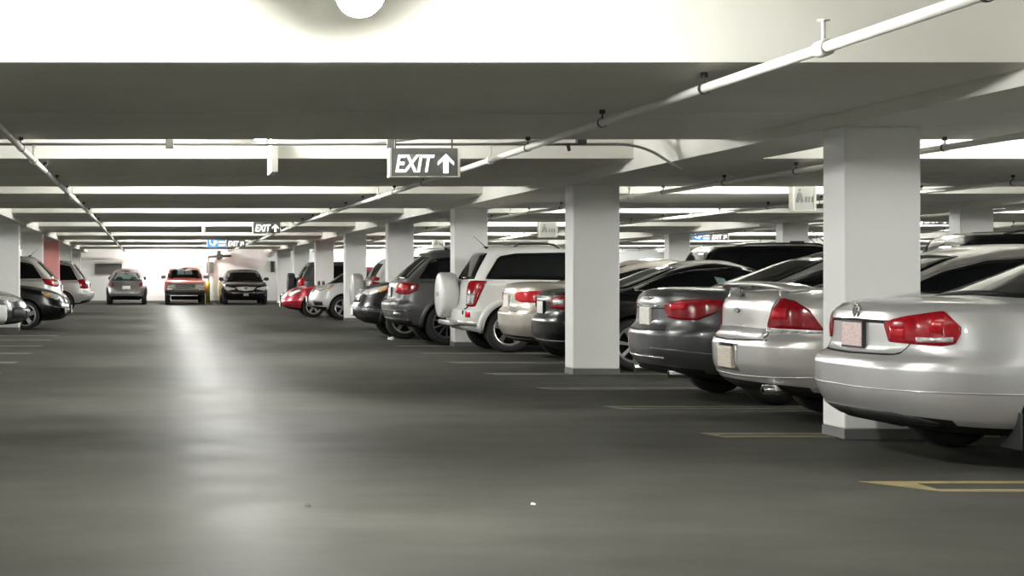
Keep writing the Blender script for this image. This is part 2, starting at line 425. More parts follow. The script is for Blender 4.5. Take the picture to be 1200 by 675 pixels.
ped_sign(940.5, 214, 3.0*S, .345, .41, 'pale square pictogram sign hanging beside the big near column')
ped_sign(641.5, 258, 5.0*S, .45, .42, 'pale square pictogram sign hanging over the white SUV roof')
ped_sign(513.5, 279, 7.0*S, .42, .34, 'pale square pictogram sign hanging over the dark grey SUV roof')

# ------------------------------------------------------------------ far wall fittings
def wallbox(name, px0, px1, py0, py1, m, label, cat, dpt=.06, slats=0):
    a = at(px0, py1, Y1-.1); b = at(px1, py0, Y1-.1)
    w = b[0]-a[0]; h = b[2]-a[2]
    r = empty(name, ((a[0]+b[0])/2, Y1-dpt/2, a[2]))
    mb = MB(); t = .04
    mb.box(-w/2, w/2, -dpt/2, dpt/2-.03, 0, t); mb.box(-w/2, w/2, -dpt/2, dpt/2-.03, h-t, h); mb.box(-w/2, -w/2+t, -dpt/2, dpt/2-.03, t, h-t); mb.box(w/2-t, w/2, -dpt/2, dpt/2-.03, t, h-t)
    mb.build('frame', m, r)
    mb = MB()
    for i in range(6): 
        z = t+(h-2*t)*(i+.5)/6; mb.prism([(-dpt/2+.01, z-.03), (dpt/2-.02, z+.03), (dpt/2-.01, z+.03), (-dpt/2+.02, z-.03)], 'x', -w/2+t, w/2-t)
    mb.box(-w/2+t, w/2-t, dpt/2-.012, dpt/2-.002, t, h-t)
    mb.build('slats', m, r)
    tag(r, label, cat)
wallbox('wall_louvre', 111, 143, 309, 321.5, M_LOUVRE, 'wide dark louvre grille on the far wall above the small silver hatchback', 'louvre')
wallbox('wall_louvre', 218, 238, 308, 312, M_HOOD, 'narrow pale louvre on the bright far wall above the red pickup', 'louvre')
wallbox('wall_louvre', 242, 249.5, 307, 320, M_LOUVRE, 'small dark louvre right of the red pickup on the far wall', 'louvre')
wallbox('wall_louvre', 317, 322, 306, 319, M_LOUVRE, 'small dark louvre on the far wall right of the black sedan', 'louvre')
# pipe frame behind the pickup
a = at(194.5, 354, Y1-.25); b = at(240, 314, Y1-.25)
r = empty('pipe_frame', (a[0], Y1-.25, 0)); MB().tube([(0, 0, 0), (0, 0, b[2]), (b[0]-a[0], 0, b[2]), (b[0]-a[0], 0, 0)], .03, 8).build('rail', M_PIPE, r)
tag(r, 'white pipe frame standing at the far wall behind the red pickup', 'frame')
a = at(240.5, 354, Y1-.2); b = at(240.5, 302, Y1-.2)
r = empty('wall_pipe', (a[0]+.15, Y1-.2, 0))
MB().tube([(0, 0, 0), (0, 0, b[2])], .035, 8).build('riser', M_CONDUIT, r)
mb = MB(); mb.tube([(0, 0, b[2]), (0, -.1, b[2]+.05), (1.0, -.1, b[2]+.08)], .05, 8); mb.tube([(.45, -.1, b[2]-.1), (.45, -.1, b[2]+.3)], .08, 8); mb.box(.35, .6, -.25, .0, b[2]-.05, b[2]+.15)
mb.build('valve_cluster', M_IRON, r)
tag(r, 'dark riser pipe with valves on the far wall between pickup and black sedan', 'pipe')
for px, lab in ((243.5, 'yellow bollard at the far wall just right of the red pickup'), (258.5, 'yellow bollard at the far wall just left of the black sedan')):
    a = at(px, 354, Y1-.5); r = MB().lathe([(.001, 0), (.10, 0), (.10, .85), (.07, .93), (.001, .95)], 16, 'z').build('bollard', M_YELLOW, None, True)
    r.location = (a[0], Y1-.5, 0); tag(r, lab, 'bollard')
a = at(316, 295, Y1-1.2)
r = empty('convex_mirror', a); MB().lathe([(.001, -.10), (.13, -.07), (.22, -.01), (.24, .0), (.24, .03), (.001, .03)], 20, 'y').build('mirror_dome', M_SIGNW, r, True)
MB().tube([(0, .02, 0), (0, .3, .1), (0, .5, SLAB-a[2]-.02)], .015, 8).build('bracket', M_IRON, r); tag(r, 'round pale convex mirror near the far wall above the black sedan', 'mirror')
a = at(140, 303, Y1-.3)
r = MB().tube([(-2.2, 0, 0), (.7, 0, 0)], .07, 10).build('wall_duct', M_HOOD, None, True); r.location = a
tag(r, 'grey horizontal duct on the far wall above the wide louvre', 'duct')

# litter
for (px, py, s, m, lab) in ((458, 398, .09, M_LITTER, 'scrap of white paper on the floor in front of the dark grey SUV'),
                            (625, 592, .018, M_LITTER, 'tiny white speck of litter in the near aisle floor'),
                            (360, 594, .018, M_BAND, 'tiny dark speck of litter on the near aisle floor')):
    d = EYE*1900/(py-322); x = (px-177)*d/1900
    mb = MB(); P = [(math.cos(t)*s*random.uniform(.7, 1.1), math.sin(t)*s*random.uniform(.6, 1)) for t in [i*PI/4 for i in range(8)]]
    v = [(p[0], p[1], 0.003) for p in P] + [(p[0]*.8, p[1]*.8, s*random.uniform(.2, .6)+.004) for p in P] + [(0, 0, s*.3)]
    f = [tuple(range(7, -1, -1))] + [(i, (i+1) % 8, 8+(i+1) % 8, 8+i) for i in range(8)] + [(8+i, 8+(i+1) % 8, 16) for i in range(8)]
    o = mb.add(v, f).build('litter', m); o.location = (x, d, 0); tag(o, lab, 'litter')

# ------------------------------------------------------------------ cars
def pchip(xs, ys, xq):
    xs = np.array(xs, float); ys = np.array(ys, float); xq = np.atleast_1d(np.array(xq, float))
    h = np.diff(xs); dl = np.diff(ys)/h; n = len(xs); d = np.zeros(n)
    if n == 2: return np.interp(xq, xs, ys)
    for i in range(1, n-1):
        if dl[i-1]*dl[i] > 0:
            w1 = 2*h[i]+h[i-1]; w2 = h[i]+2*h[i-1]; d[i] = (w1+w2)/(w1/dl[i-1]+w2/dl[i])
    d[0] = dl[0]; d[-1] = dl[-1]
    xq = np.clip(xq, xs[0], xs[-1]); k = np.clip(np.searchsorted(xs, xq)-1, 0, n-2)
    t = (xq-xs[k])/h[k]
    return (ys[k]*(1+2*t)*(1-t)**2 + d[k]*h[k]*t*(1-t)**2 + ys[k+1]*t*t*(3-2*t) + d[k+1]*h[k]*t*t*(t-1))
class Car:
    def __init__(s, kind, paintm, L, W, H, **kw):
        s.L, s.W, s.H, s.P = L, W, H, paintm
        s.kw = kw; s.root = empty(kind, (0, 0, 0)); s.v = []; s.f = []
        s.shell()
    def curve(s, pts):
        xs = [p[0] for p in pts]; ys = [p[1] for p in pts]
        return lambda x: pchip(xs, ys, x)
    def outline(s, xr, xf, w, ar, er, af, ef, N=13, plan=True):
        L = s.L; out = []
        for i in range(N):
            t = (PI/2)*i/(N-1); ct = max(math.cos(t), 0)**(2/er); st = math.sin(t)**(2/er) if t > 0 else 0
            out.append((xr+ar*(1-ct), w*st))
        x1, x2 = xr+ar, L-xf-af
        for i in range(1, 10): out.append((x1+(x2-x1)*i/10, w))
        for i in range(N):
            t = (PI/2)*(1-i/(N-1)); ct = max(math.cos(t), 0)**(2/ef); st = math.sin(t)**(2/ef) if t > 0 else 0
            out.append((L-xf-af*(1-ct), w*st))
        if plan:
            tp = s.kw.get('taper', .05)
            out = [(x, y*(1-tp*abs((x-L/2)/(L/2))**3.5)) for x, y in out]
        return out
    def stack(s, rows, zlo, zhi, ar, er, af, ef, nrow, crown, ncap=5, plan=True, close_bottom=True):
        ks = [r[0] for r in rows]
        # denser sampling incl. key rows
        kq = sorted(set([round(k, 4) for k in np.linspace(0, 1, nrow)] + ks))
        XR = pchip(ks, [r[1] for r in rows], kq); XF = pchip(ks, [r[2] for r in rows], kq); WW = pchip(ks, [r[3] for r in rows], kq)
        rings = []
        for k, xr, xf, w in zip(kq, XR, XF, WW):
            o = s.outline(xr, xf, w, ar, er, af, ef, plan=plan)
            xs = np.array([p[0] for p in o]); a = zlo(xs); b = zhi(xs)
            rings.append([(p[0], p[1], a[i]+(b[i]-a[i])*k) for i, p in enumerate(o)])
        top = rings[-1]
        for j in range(1, ncap+1):
            q = 1-j/ncap; 
            wmax = max(p[1] for p in top)
            rings.append([(p[0], p[1]*q, p[2]+crown*(1-q*q)*min(1, p[1]/wmax*1.0 if wmax else 0)) for p in top])
        m = len(top); verts = []; idx = []
        for g in rings:
            row = []
            for i, p in enumerate(g):
                verts.append((p[0], p[1], p[2])); row.append(len(verts)-1)
            mrow = []
            for i, p in enumerate(g):
                if abs(p[1]) < 1e-6: mrow.append(row[i])
                else: verts.append((p[0], -p[1], p[2])); mrow.append(len(verts)-1)
            idx.append((row, mrow))
        faces = []
        for a in range(len(idx)-1):
            for side in (0, 1):
                A, B = idx[a][side], idx[a+1][side]
                for i in range(m-1):
                    q = [A[i], A[i+1], B[i+1], B[i]]
                    if side == 0: q.reverse()
                    qq = []
                    for e in q:
                        if e not in qq: qq.append(e)
                    if len(qq) > 2: faces.append(tuple(qq))
        if close_bottom:
            A, B = idx[0]
            for i in range(m-1):
                q = [A[i], A[i+1], B[i+1], B[i]]; qq = []
                for e in q:
                    if e not in qq: qq.append(e)
                if len(qq) > 2: faces.append(tuple(qq))
        return verts, faces
    def shell(s):
        k = s.kw; L, W = s.L, s.W
        deck = s.curve([(a, b) for a, b in k['deck']]); zb = s.curve(k['zb'])
        s.deck = deck
        v1, f1 = s.stack(k['rows'], zb, deck, k.get('ar', .9), k.get('er', 3.2), k.get('af', .9), k.get('ef', 2.8), 18, k.get('crown', .045))
        s.parts = [(v1, f1)]
        s.lower = (v1, f1)
        if 'gh' in k:
            base = lambda x: deck(x) - .05
            roof = s.curve(k['roof'])
            v2, f2 = s.stack(k['gh'], base, roof, k.get('gar', .35), k.get('ger', 2.6), k.get('gaf', .45), k.get('gef', 2.4), 14, k.get('rcrown', .045), plan=False)
            s.upper = (v2, f2)
        else: s.upper = ([], [])
        allv = [Vector(p) for p in v1] + [Vector(p) for p in s.upper[0]]
        allf = list(f1) + [tuple(i+len(v1) for i in q) for q in s.upper[1]]
        s.bvh = BVHTree.FromPolygons(allv, allf)
        # body mesh with wheel arches cut
        xr, xf = k['axles']; R = k['R']
        cen = L/2; s.cen = cen
        me = bpy.data.meshes.new('body'); me.from_pydata([(p[0]-cen, p[1], p[2]) for p in v1], [], f1)
        me.materials.append(s.P); me.materials.append(M_UNDER)
        bm = bmesh.new(); bm.from_mesh(me)
        bmesh.ops.remove_doubles(bm, verts=bm.verts[:], dist=1e-5)
        bmesh.ops.recalc_face_normals(bm, faces=bm.faces[:]); bm.to_mesh(me); bm.free()
        ob = bpy.data.objects.new('body', me); C.objects.link(ob)
        cut = MB()
        ga = k.get('gap', .045)
        for x in (xr, xf):
            for sy in (-1, 1):
                y0, y1 = sy*(W/2-.34), sy*(W/2+.3)
                n = 40; pr = [(x-cen+(R+ga)*math.cos(2*PI*i/n), R+.005+(R+ga)*math.sin(2*PI*i/n)) for i in range(n)]
                cut.prism(pr, 'y', min(y0, y1), max(y0, y1))
        co = cut.build('cut', M_UNDER); co.data.materials.clear(); co.data.materials.append(s.P); co.data.materials.append(M_UNDER)
        for p in co.data.polygons: p.material_index = 1
        md = ob.modifiers.new('b', 'BOOLEAN'); md.object = co; md.operation = 'DIFFERENCE'; md.solver = 'EXACT'
        dg = bpy.context.evaluated_depsgraph_get(); nm = bpy.data.meshes.new_from_object(ob.evaluated_get(dg))
        bpy.data.objects.remove(ob); bpy.data.objects.remove(co)
        nv = [v.co[:] for v in nm.vertices]; nf = [tuple(p.vertices) for p in nm.polygons]; mi = [p.material_index for p in nm.polygons]
        zl = k.get('under_z', .0)
        n0 = len(nv)
        nv += [(p[0]-cen, p[1], p[2]) for p in s.upper[0]]; nf += [tuple(i+n0 for i in q) for q in s.upper[1]]; mi += [0]*len(s.upper[1])
        s.body = link('body', nv, nf, s.P, s.root, True, [s.P, M_UNDER], mi)
        bm = bmesh.new(); bm.from_mesh(s.body.data)
        for e in bm.edges:
            if len(e.link_faces) == 2 and (e.link_faces[0].material_index != e.link_faces[1].material_index or e.calc_face_angle(0) > .9): e.smooth = False
        for f in bm.faces:
            f.smooth = True
            if f.normal.z < -.75 and f.calc_center_median().z < .5: f.material_index = 1
        bm.to_mesh(s.body.data); bm.free()
        for x in (xr, xf):
            for sy in (-1, 1): s.wheel(x, sy, R)
        # dark axle block underneath
        MB().box(xr-.1-cen, xf+.1-cen, -W/2+.30, W/2-.30, .17, .32).build('underbody', M_UNDER, s.root)
    def wheel(s, x, sy, R):
        k = s.kw; w = k.get('tw', .21); y = s.W/2 - k.get('winset', .035) - w/2
        e = bpy.data.objects.new('tmp', None)
        rr = R*k.get('rim', .68)
        prof = [(rr, w*.46), (rr+.02, w*.5), (R-.035, w*.5), (R-.012, w*.44), (R, w*.33), (R, -w*.33), (R-.012, -w*.44), (R-.035, -w*.5), (rr+.02, -w*.5), (rr, -w*.46), (rr-.01, -w*.3), (rr-.01, w*.3), (rr, w*.46)]
        mb = MB().lathe([(a, b*sy) for a, b in prof], 36, 'y', (0, 0, 0)); t = mb.build('wheel', M_TYRE, s.root, True)
        t.location = (x-s.cen, sy*y, R)
        rm = k.get('rimmat', M_ALLOY)
        mb = MB().lathe([(rr+.004, w*.47*sy), (rr+.008, w*.49*sy), (rr-.006, w*.50*sy), (rr-.022, w*.44*sy), (rr-.03, w*.2*sy)], 36, 'y')
        ns = k.get('spokes', 5); yo = w*.36*sy
        mb.lathe([(.001, yo+.012*sy), (.05, yo+.012*sy), (.065, yo), (.065, yo-.03*sy)], 20, 'y')
        for i in range(ns):
            a = 2*PI*i/ns + .3; tw = k.get('spw', .030)
            def P(r, h, yy): return (r*math.cos(a)-h*math.sin(a), yy, r*math.sin(a)+h*math.cos(a))
            A = [P(.04, -tw*.8, yo), P(.04, tw*.8, yo), P(rr-.012, tw*1.25, w*.43*sy), P(rr-.012, -tw*1.25, w*.43*sy)]
            B = [(p[0], p[1]-.025*sy, p[2]) for p in A]
            mb.add(A+B, [(0, 1, 2, 3), (7, 6, 5, 4), (0, 4, 5, 1), (1, 5, 6, 2), (2, 6, 7, 3), (3, 7, 4, 0)])
        r = mb.build('rim', rm, t)
        d = MB().lathe([(.001, w*.05*sy), (rr-.02, w*.05*sy), (rr-.02, 0)], 24, 'y').build('brake_disc', M_UNDER, t)
    # ---- projection
    def cast(s, mode, a, b, side=-1):
        if mode == 'side': o, d = Vector((a, side*4, b)), Vector((0, -side, 0))
        elif mode == 'rear': o, d = Vector((-3, a, b)), Vector((1, 0, 0))
        elif mode == 'front': o, d = Vector((s.L+3, a, b)), Vector((-1, 0, 0))
        elif mode == 'top': o, d = Vector((a, b, 4)), Vector((0, 0, -1))
        elif mode == 'raz':   # azimuth round rear corner, a = angle, centre at x=1.1
            d0 = Vector((-math.cos(a), side*math.sin(a), 0)); o = Vector((1.1, 0, b)) + d0*4; d = -d0
        elif mode == 'faz':
            d0 = Vector((math.cos(a), side*math.sin(a), 0)); o = Vector((s.L-1.1, 0, b)) + d0*4; d = -d0
        hit, nrm, _, _ = s.bvh.ray_cast(o, d)
        if hit is None: return None, None
        if nrm.dot(d) > 0: nrm = -nrm
        return hit, nrm
    def patch(s, name, mode, A, B, m, off=.004, na=20, nb=6, side=-1, both=True, parent=None, label=None, skirt=.02):
        def resample(P, n):
            P = np.array(P, float); dl = np.r_[0, np.cumsum(np.hypot(*np.diff(P, axis=0).T))]
            t = np.linspace(0, dl[-1], n); return np.c_[np.interp(t, dl, P[:, 0]), np.interp(t, dl, P[:, 1])]
        A = resample(A, na); B = resample(B, na)
        outs = []
        for sd in ((side, -side) if (both and mode in ('side', 'raz', 'faz')) else (side,)):
            grid = []; 
            for j in range(nb+1):
                row = []
                for i in range(na):
                    p = A[i]*(1-j/nb) + B[i]*j/nb
                    h, n = s.cast(mode, p[0], p[1], sd)
                    row.append(None if h is None else (h+n*off, n))
                grid.append(row)
            # rim verts pushed in
            verts = []; idx = {}
            for j in range(nb+1):
                for i in range(na):
                    if grid[j][i]: idx[(i, j)] = len(verts); verts.append(grid[j][i][0])
            faces = []
            for j in range(nb):
                for i in range(na-1):
                    q = [(i, j), (i+1, j), (i+1, j+1), (i, j+1)]
                    if all(k in idx for k in q): 
                        if (verts[idx[q[0]]]-verts[idx[q[2]]]).length < 1.2: faces.append([idx[k] for k in q])
            if not faces: continue
            # skirt
            from collections import Counter
            ec = Counter(); 
            for q in faces:
                for t in range(4): ec[tuple(sorted((q[t], q[(t+1) % 4])))] += 1
            inv = {v: k for k, v in idx.items()}; low = {}
            def lo(v):
                if v not in low:
                    i, j = inv[v]; p, n = grid[j][i]; verts.append(p-n*(off+skirt)); low[v] = len(verts)-1
                return low[v]
            ex = []
            for q in faces:
                for t in range(4):
                    a, b = q[t], q[(t+1) % 4]
                    if ec[tuple(sorted((a, b)))] == 1: ex.append([b, a, lo(a), lo(b)])
            vv = [(p[0]-s.cen, p[1], p[2]) for p in verts]
            nf = len(faces)
            o = link(name, vv, faces+ex, m, parent or s.root, False)
            o.data.polygons.foreach_set('use_smooth', [True]*nf+[False]*len(ex))
            bm = bmesh.new(); bm.from_mesh(o.data); bmesh.ops.recalc_face_normals(bm, faces=bm.faces[:])
            c = sum((f.normal for f in bm.faces[:nf] if True), Vector()); 
            bm.faces.ensure_lookup_table()
            n0 = grid[nb//2][na//2] or next(g for r in grid for g in r if g)
            if c.dot(n0[1]) < 0: bmesh.ops.reverse_faces(bm, faces=bm.faces[:])
            bm.to_mesh(o.data); bm.free()
            if label: o['label'] = label
            outs.append(o)
        return outs
    def ribbon(s, name, mode, P, w, m, off=.003, both=True, side=-1, na=24, parent=None, skirt=.01, label=None):
        P = np.array(P, float); d = np.gradient(P, axis=0); nn = np.c_[-d[:, 1], d[:, 0]]; nn /= np.maximum(np.linalg.norm(nn, axis=1)[:, None], 1e-9)
        if mode in ('raz', 'faz'): nn[:, 0] = 0; nn[:, 1] = np.sign(nn[:, 1]+1e-9)
        return s.patch(name, mode, P+nn*w/2, P-nn*w/2, m, off, na, 1, side, both, parent, label, skirt)
    def raz(s, x, y): return math.atan2(abs(y), 1.1-x)
    def box(s, name, x0, x1, y0, y1, z0, z1, m, bevel=.01, parent=None, rot=0):
        o = MB().box(x0-s.cen, x1-s.cen, y0, y1, z0, z1).build(name, m, parent or s.root, True, bevel=bevel)
        return o
    def plate(s, x, z, m=None, front=False, w=.30, h=.16, tilt=0, frame=True, y=0):
        m = m or M_PLATE
        if front: hit, n = s.cast('front', y, z)
        else: hit, n = s.cast('rear', y, z)
        xx = hit.x; sg = 1 if front else -1
        o = MB().box(min(xx-sg*.01, xx+sg*.022)-s.cen, max(xx-sg*.01, xx+sg*.022)-s.cen, y-w/2-.012, y+w/2+.012, z-h/2-.012, z+h/2+.012).build('plate_frame', M_PLASTIC if frame else m, s.root, bevel=.003)
        MB().box(min(xx, xx+sg*.026)-s.cen, max(xx, xx+sg*.026)-s.cen, y-w/2, y+w/2, z-h/2, z+h/2).build('licence_plate', m, o, bevel=.002)
    def mirrors(s, x, z, m=None, w=.2):
        for sy in (-1, 1):
            hit, n = s.cast('side', x, z-.06, sy)
            y = hit.y if hit else sy*s.W/2
            mb = MB(); pr = [(.001, -.11), (.05, -.10), (.078, -.06), (.08, .0), (.075, .07), (.05, .10), (.001, .11)]
            mb.lathe([(a, b) for a, b in pr], 14, 'y', (0, 0, 0))
            mb.v = [(p[0]*.55, p[1], p[2]*.9) for p in mb.v]
            mb.tube([(0, -sy*.08, -.02), (0, -sy*.2, -.07)], .02, 8)
            o = mb.build('wing_mirror', m or s.P, s.root, True); o.location = (x-s.cen, y+sy*.16, z)
    def place(s, X, d, face, label, cat='car', dy=0):
        """face 'rear': rear end towards -X ; 'front': nose towards -X ; 'rear+','front+': end towards +X ; 'rear-y','front-y' towards the camera"""
        L = s.L
        if face == 'rear': s.root.location = (X+L/2, d, 0); a = 0
        elif face == 'front': s.root.location = (X+L/2, d, 0); a = PI
        elif face == 'rear+': s.root.location = (X-L/2, d, 0); a = PI
        elif face == 'front+': s.root.location = (X-L/2, d, 0); a = 0
        elif face == 'rear-y': s.root.location = (X, d+L/2, 0); a = PI/2
        elif face == 'front-y': s.root.location = (X, d+L/2, 0); a = -PI/2
        s.root.rotation_euler = (0, 0, a)
        return tag(s.root, label, cat)

def sedan_rows(rb=.0, lip=.10):
    return [(0, .20, .22, .78), (.10, .07, .10, .865), (.28, .005, .02, .905), (.48, .0, .0, .915), (.55, .025, .01, .915), (.60, lip-.02, .03, .913),
            (.66, lip, .05, .91), (.85, lip, .10, .895), (.95, lip+.02, .17, .865), (1, lip+.06, .26, .82)]
def make_sedan(paintm, L=4.85, W=1.83, H=1.47, glass=None, chrome=True, sp=None, **kw):
    s_ = W/1.83
    rows = kw.pop('rows', None) or [(a, b, c, d*s_) for a, b, c, d in sedan_rows(lip=kw.pop('lip', .10))]
    dz = kw.pop('deckz', 1.02)
    p = dict(rows=rows,
             deck=[(0, dz-.01), (.35, dz+.01), (1.0, dz+.0), (2.4, dz-.045), (L-1.35, dz-.08), (L-.7, dz-.15), (L, dz-.32)],
             zb=[(0, .28), (.6, .23), (L/2, .20), (L-.6, .20), (L, .24)],
             gh=[(0, kw.pop('gx0', .55), 1.12, .80*s_), (.35, .93, 1.42, .755*s_), (.7, 1.32, 1.80, .69*s_), (.9, 1.58, 2.02, .635*s_), (1, 1.80, 2.2, .56*s_)],
             roof=[(0, H-.20), (1.2, H-.115), (1.7, H-.075), (2.4, H-.045), (3.0, H-.07), (3.6, H-.16), (L, H-.3)],
             axles=(1.05, L-.98), R=.33)
    p.update(kw); c = Car('sedan', paintm, L, W, H, **p)
    z0 = dz
    # side glass
    bl = [(1.12, z0+.035), (1.6, z0+.01), (2.5, z0-.02), (L-1.45, z0-.045)]
    tp = [(1.12, z0+.045), (1.5, H-.235), (1.85, H-.15), (2.45, H-.115), (2.9, H-.135), (L-1.95, H-.21), (L-1.45, z0-.03)]
    if chrome:
        g = .018
        c.patch('window_trim', 'side', [(x+(-.04 if i == 0 else .03 if i == len(tp)-1 else 0), z+g) for i, (x, z) in enumerate(tp)], [(x+(-.04 if i == 0 else .03 if i == len(bl)-1 else 0), z-g*.7) for i, (x, z) in enumerate(bl)], M_CHROME, .002, 40, 4)
    c.patch('side_window', 'side', tp, bl, glass or M_GLASS, .006, 40, 6)
    c.patch('rear_window', 'rear', [(-.50*s_, H-.11), (0, H-.095), (.50*s_, H-.11)], [(-.66*s_, z0+.05), (0, z0+.065), (.66*s_, z0+.05)], glass or M_GLASS, .005, 20, 10)
    c.patch('windshield', 'front', [(-.54*s_, H-.12), (0, H-.10), (.54*s_, H-.12)], [(-.70*s_, z0-.03), (0, z0-.01), (.70*s_, z0-.03)], glass or M_GLASS, .005, 20, 10)
    c.z0 = z0
    return c

def suv_rows(s_=1):
    return [(0, .22, .25, .78*s_), (.12, .06, .10, .87*s_), (.30, .0, .02, .905*s_), (.45, .0, .0, .915*s_), (.52, .05, .03, .915*s_), (.58, .10, .05, .915*s_),
            (.85, .13, .12, .905*s_), (.95, .15, .18, .895*s_), (1, .19, .26, .85*s_)]
def make_suv(kind, paintm, L=4.6, W=1.83, H=1.70, belt=1.08, hood=None, slope=.45, glass=None, rack=True, quarter=None, noseb=.24, **kw):
    s_ = W/1.83; hd = hood or belt-.03
    p = dict(rows=suv_rows(s_),
             deck=[(0, belt), (1.0, belt), (2.4, belt-.04), (L-1.35, hd-.02), (L-.8, hd-.06), (L-.3, hd-.13), (L, hd-noseb)],
             zb=[(0, .38), (.6, .28), (L/2, .26), (L-.6, .27), (L, .32)],
             gh=[(0, .17, 1.25, .84*s_), (.35, .17+slope*.3, 1.50, .80*s_), (.75, .17+slope*.72, 1.85, .74*s_), (.92, .17+slope*.92, 2.0, .69*s_), (1, .20+slope, 2.12, .60*s_)],
             roof=[(0, H-.10), (.6, H-.065), (1.8, H-.04), (2.6, H-.055), (3.2, H-.13), (L, H-.3)],
             axles=(.98, L-.90), R=.355, ar=.55, er=3.6, gar=.25, ger=3.2, crown=.04, taper=.03)
    p.update(kw); c = Car(kind, paintm, L, W, H, **p); c.belt = belt
    q = quarter or .62+slope*.3
    tp = [(q, belt+.06), (q+.22, H-.20), (q+.5, H-.15), (2.0, H-.135), (L-2.15, H-.17), (L-1.9, H-.25), (L-1.5, belt-.01)]
    bl = [(q, belt+.04), (1.6, belt+.025), (2.6, belt+.01), (L-1.5, belt-.03)]
    c.patch('side_window', 'side', tp, bl, glass or M_GLASS, .006, 40, 6)
    c.patch('rear_window', 'rear', [(-.56*s_, H-.15), (0, H-.13), (.56*s_, H-.15)], [(-.68*s_, belt+.04), (0, belt+.03), (.68*s_, belt+.04)], glass or M_GLASS, .006, 18, 8)
    c.patch('windshield', 'front', [(-.56*s_, H-.13), (0, H-.11), (.56*s_, H-.13)], [(-.72*s_, hd+.0), (0, hd+.03), (.72*s_, hd+.0)], glass or M_GLASS, .006, 18, 8)
    if rack:
        for sy in (-1, 1):
            pts = []
            for x in np.linspace(.75+slope*.5, L-2.2, 9):
                h, n = c.cast('top', x, sy*.56*s_); e = .035*min(1, 3*math.sin(PI*(x-(.75+slope*.5))/(L-2.2-.75-slope*.5)))
                pts.append((x-c.cen, sy*.56*s_, h.z+.006+max(e, 0)))
            MB().tube(pts, .016, 8).build('roof_rail', M_PLASTIC, c.root, True)
    return c
def arch_flare(c, m, w=.07, off=.025, R=None, name='wheel_arch_flare', a0=-.25, a1=PI+.25):
    R = (R or c.kw['R']+c.kw.get('gap', .045))
    for x in c.kw['axles']:
        A = []; B = []
        for i in range(25):
            t = a0+(a1-a0)*i/24; A.append((x+(R+w)*math.cos(t), c.kw['R']+.005+(R+w)*math.sin(t))); B.append((x+(R-.002)*math.cos(t), c.kw['R']+.005+(R-.002)*math.sin(t)))
        c.patch(name, 'side', A, B, m, off, 25, 2, skirt=.03)
def seam(c, pts, mode='side', w=.008, both=True, name='panel_seam', m=None): c.ribbon(name, mode, pts, w, m or M_UNDER, .0015, both, skirt=.003)
def headlights(c, P_in=.45, z=(.62, .78), wrap=.55, m=None, amber=True):
    # corner patch, azimuth from front centre
    a0 = math.atan2(P_in, 1.05); a1 = math.atan2(c.W/2-.01, 1.1-wrap)
    o = c.patch('headlight', 'faz', [(a0, z[0]+.6*(z[1]-z[0])), ((a0+a1)/2, z[1]), (a1, z[1]+.03)], [(a0, z[0]+.05), ((a0+a1)/2, z[0]), (a1, z[1]-.02)], m or M_CLEAR, .008, 20, 4)
    if amber:
        for q in c.patch('turn_signal', 'faz', [(a1-.15, z[1]-.01), (a1-.03, z[1]+.005)], [(a1-.15, z[0]+.06), (a1-.03, z[0]+.6*(z[1]-z[0]))], M_AMBER, .012, 6, 2): pass
def roof_antenna(c, x, y=0):
    h, n = c.cast('top', x, y)
    mb = MB().tube([(x-c.cen, y, h.z), (x-c.cen-.22, y, h.z+.20)], [.008, .003], 6); mb.tube([(x-c.cen+.03, y, h.z-.01), (x-c.cen-.05, y, h.z+.03)], [.03, .015], 8)
    mb.build('antenna', M_PLASTIC, c.root)
def spare(c, z, R, m, w=.24, y=0.0, mark=True, lab=None):
    h, n = c.cast('rear', y, z)
    x0 = h.x - c.cen
    pr = [(R*.6, .02), (R*.93, .02), (R, -.03), (R*1.0, -w+.05), (R*.965, -w+.015), (R*.88, -w), (R*.5, -w-.012), (.001, -w-.015)]
    o = MB().lathe(pr, 40, 'x', (x0-.03, y, z)).build('spare_wheel_cover', m, c.root, True)
    if lab: o['label'] = lab
    MB().lathe([(.001, .1), (R*.62, .1), (R*.62, 0), (.001, 0)], 24, 'x', (x0-.06, y, z)).build('spare_wheel_mount', M_PLASTIC, c.root)
    if mark:
        MB().box(x0-.03-w-.02, x0-.03-w-.008, y-.12, y+.12, z-.02, z+.05).build('badge', M_CONDUIT, o, bevel=.003)
    return o

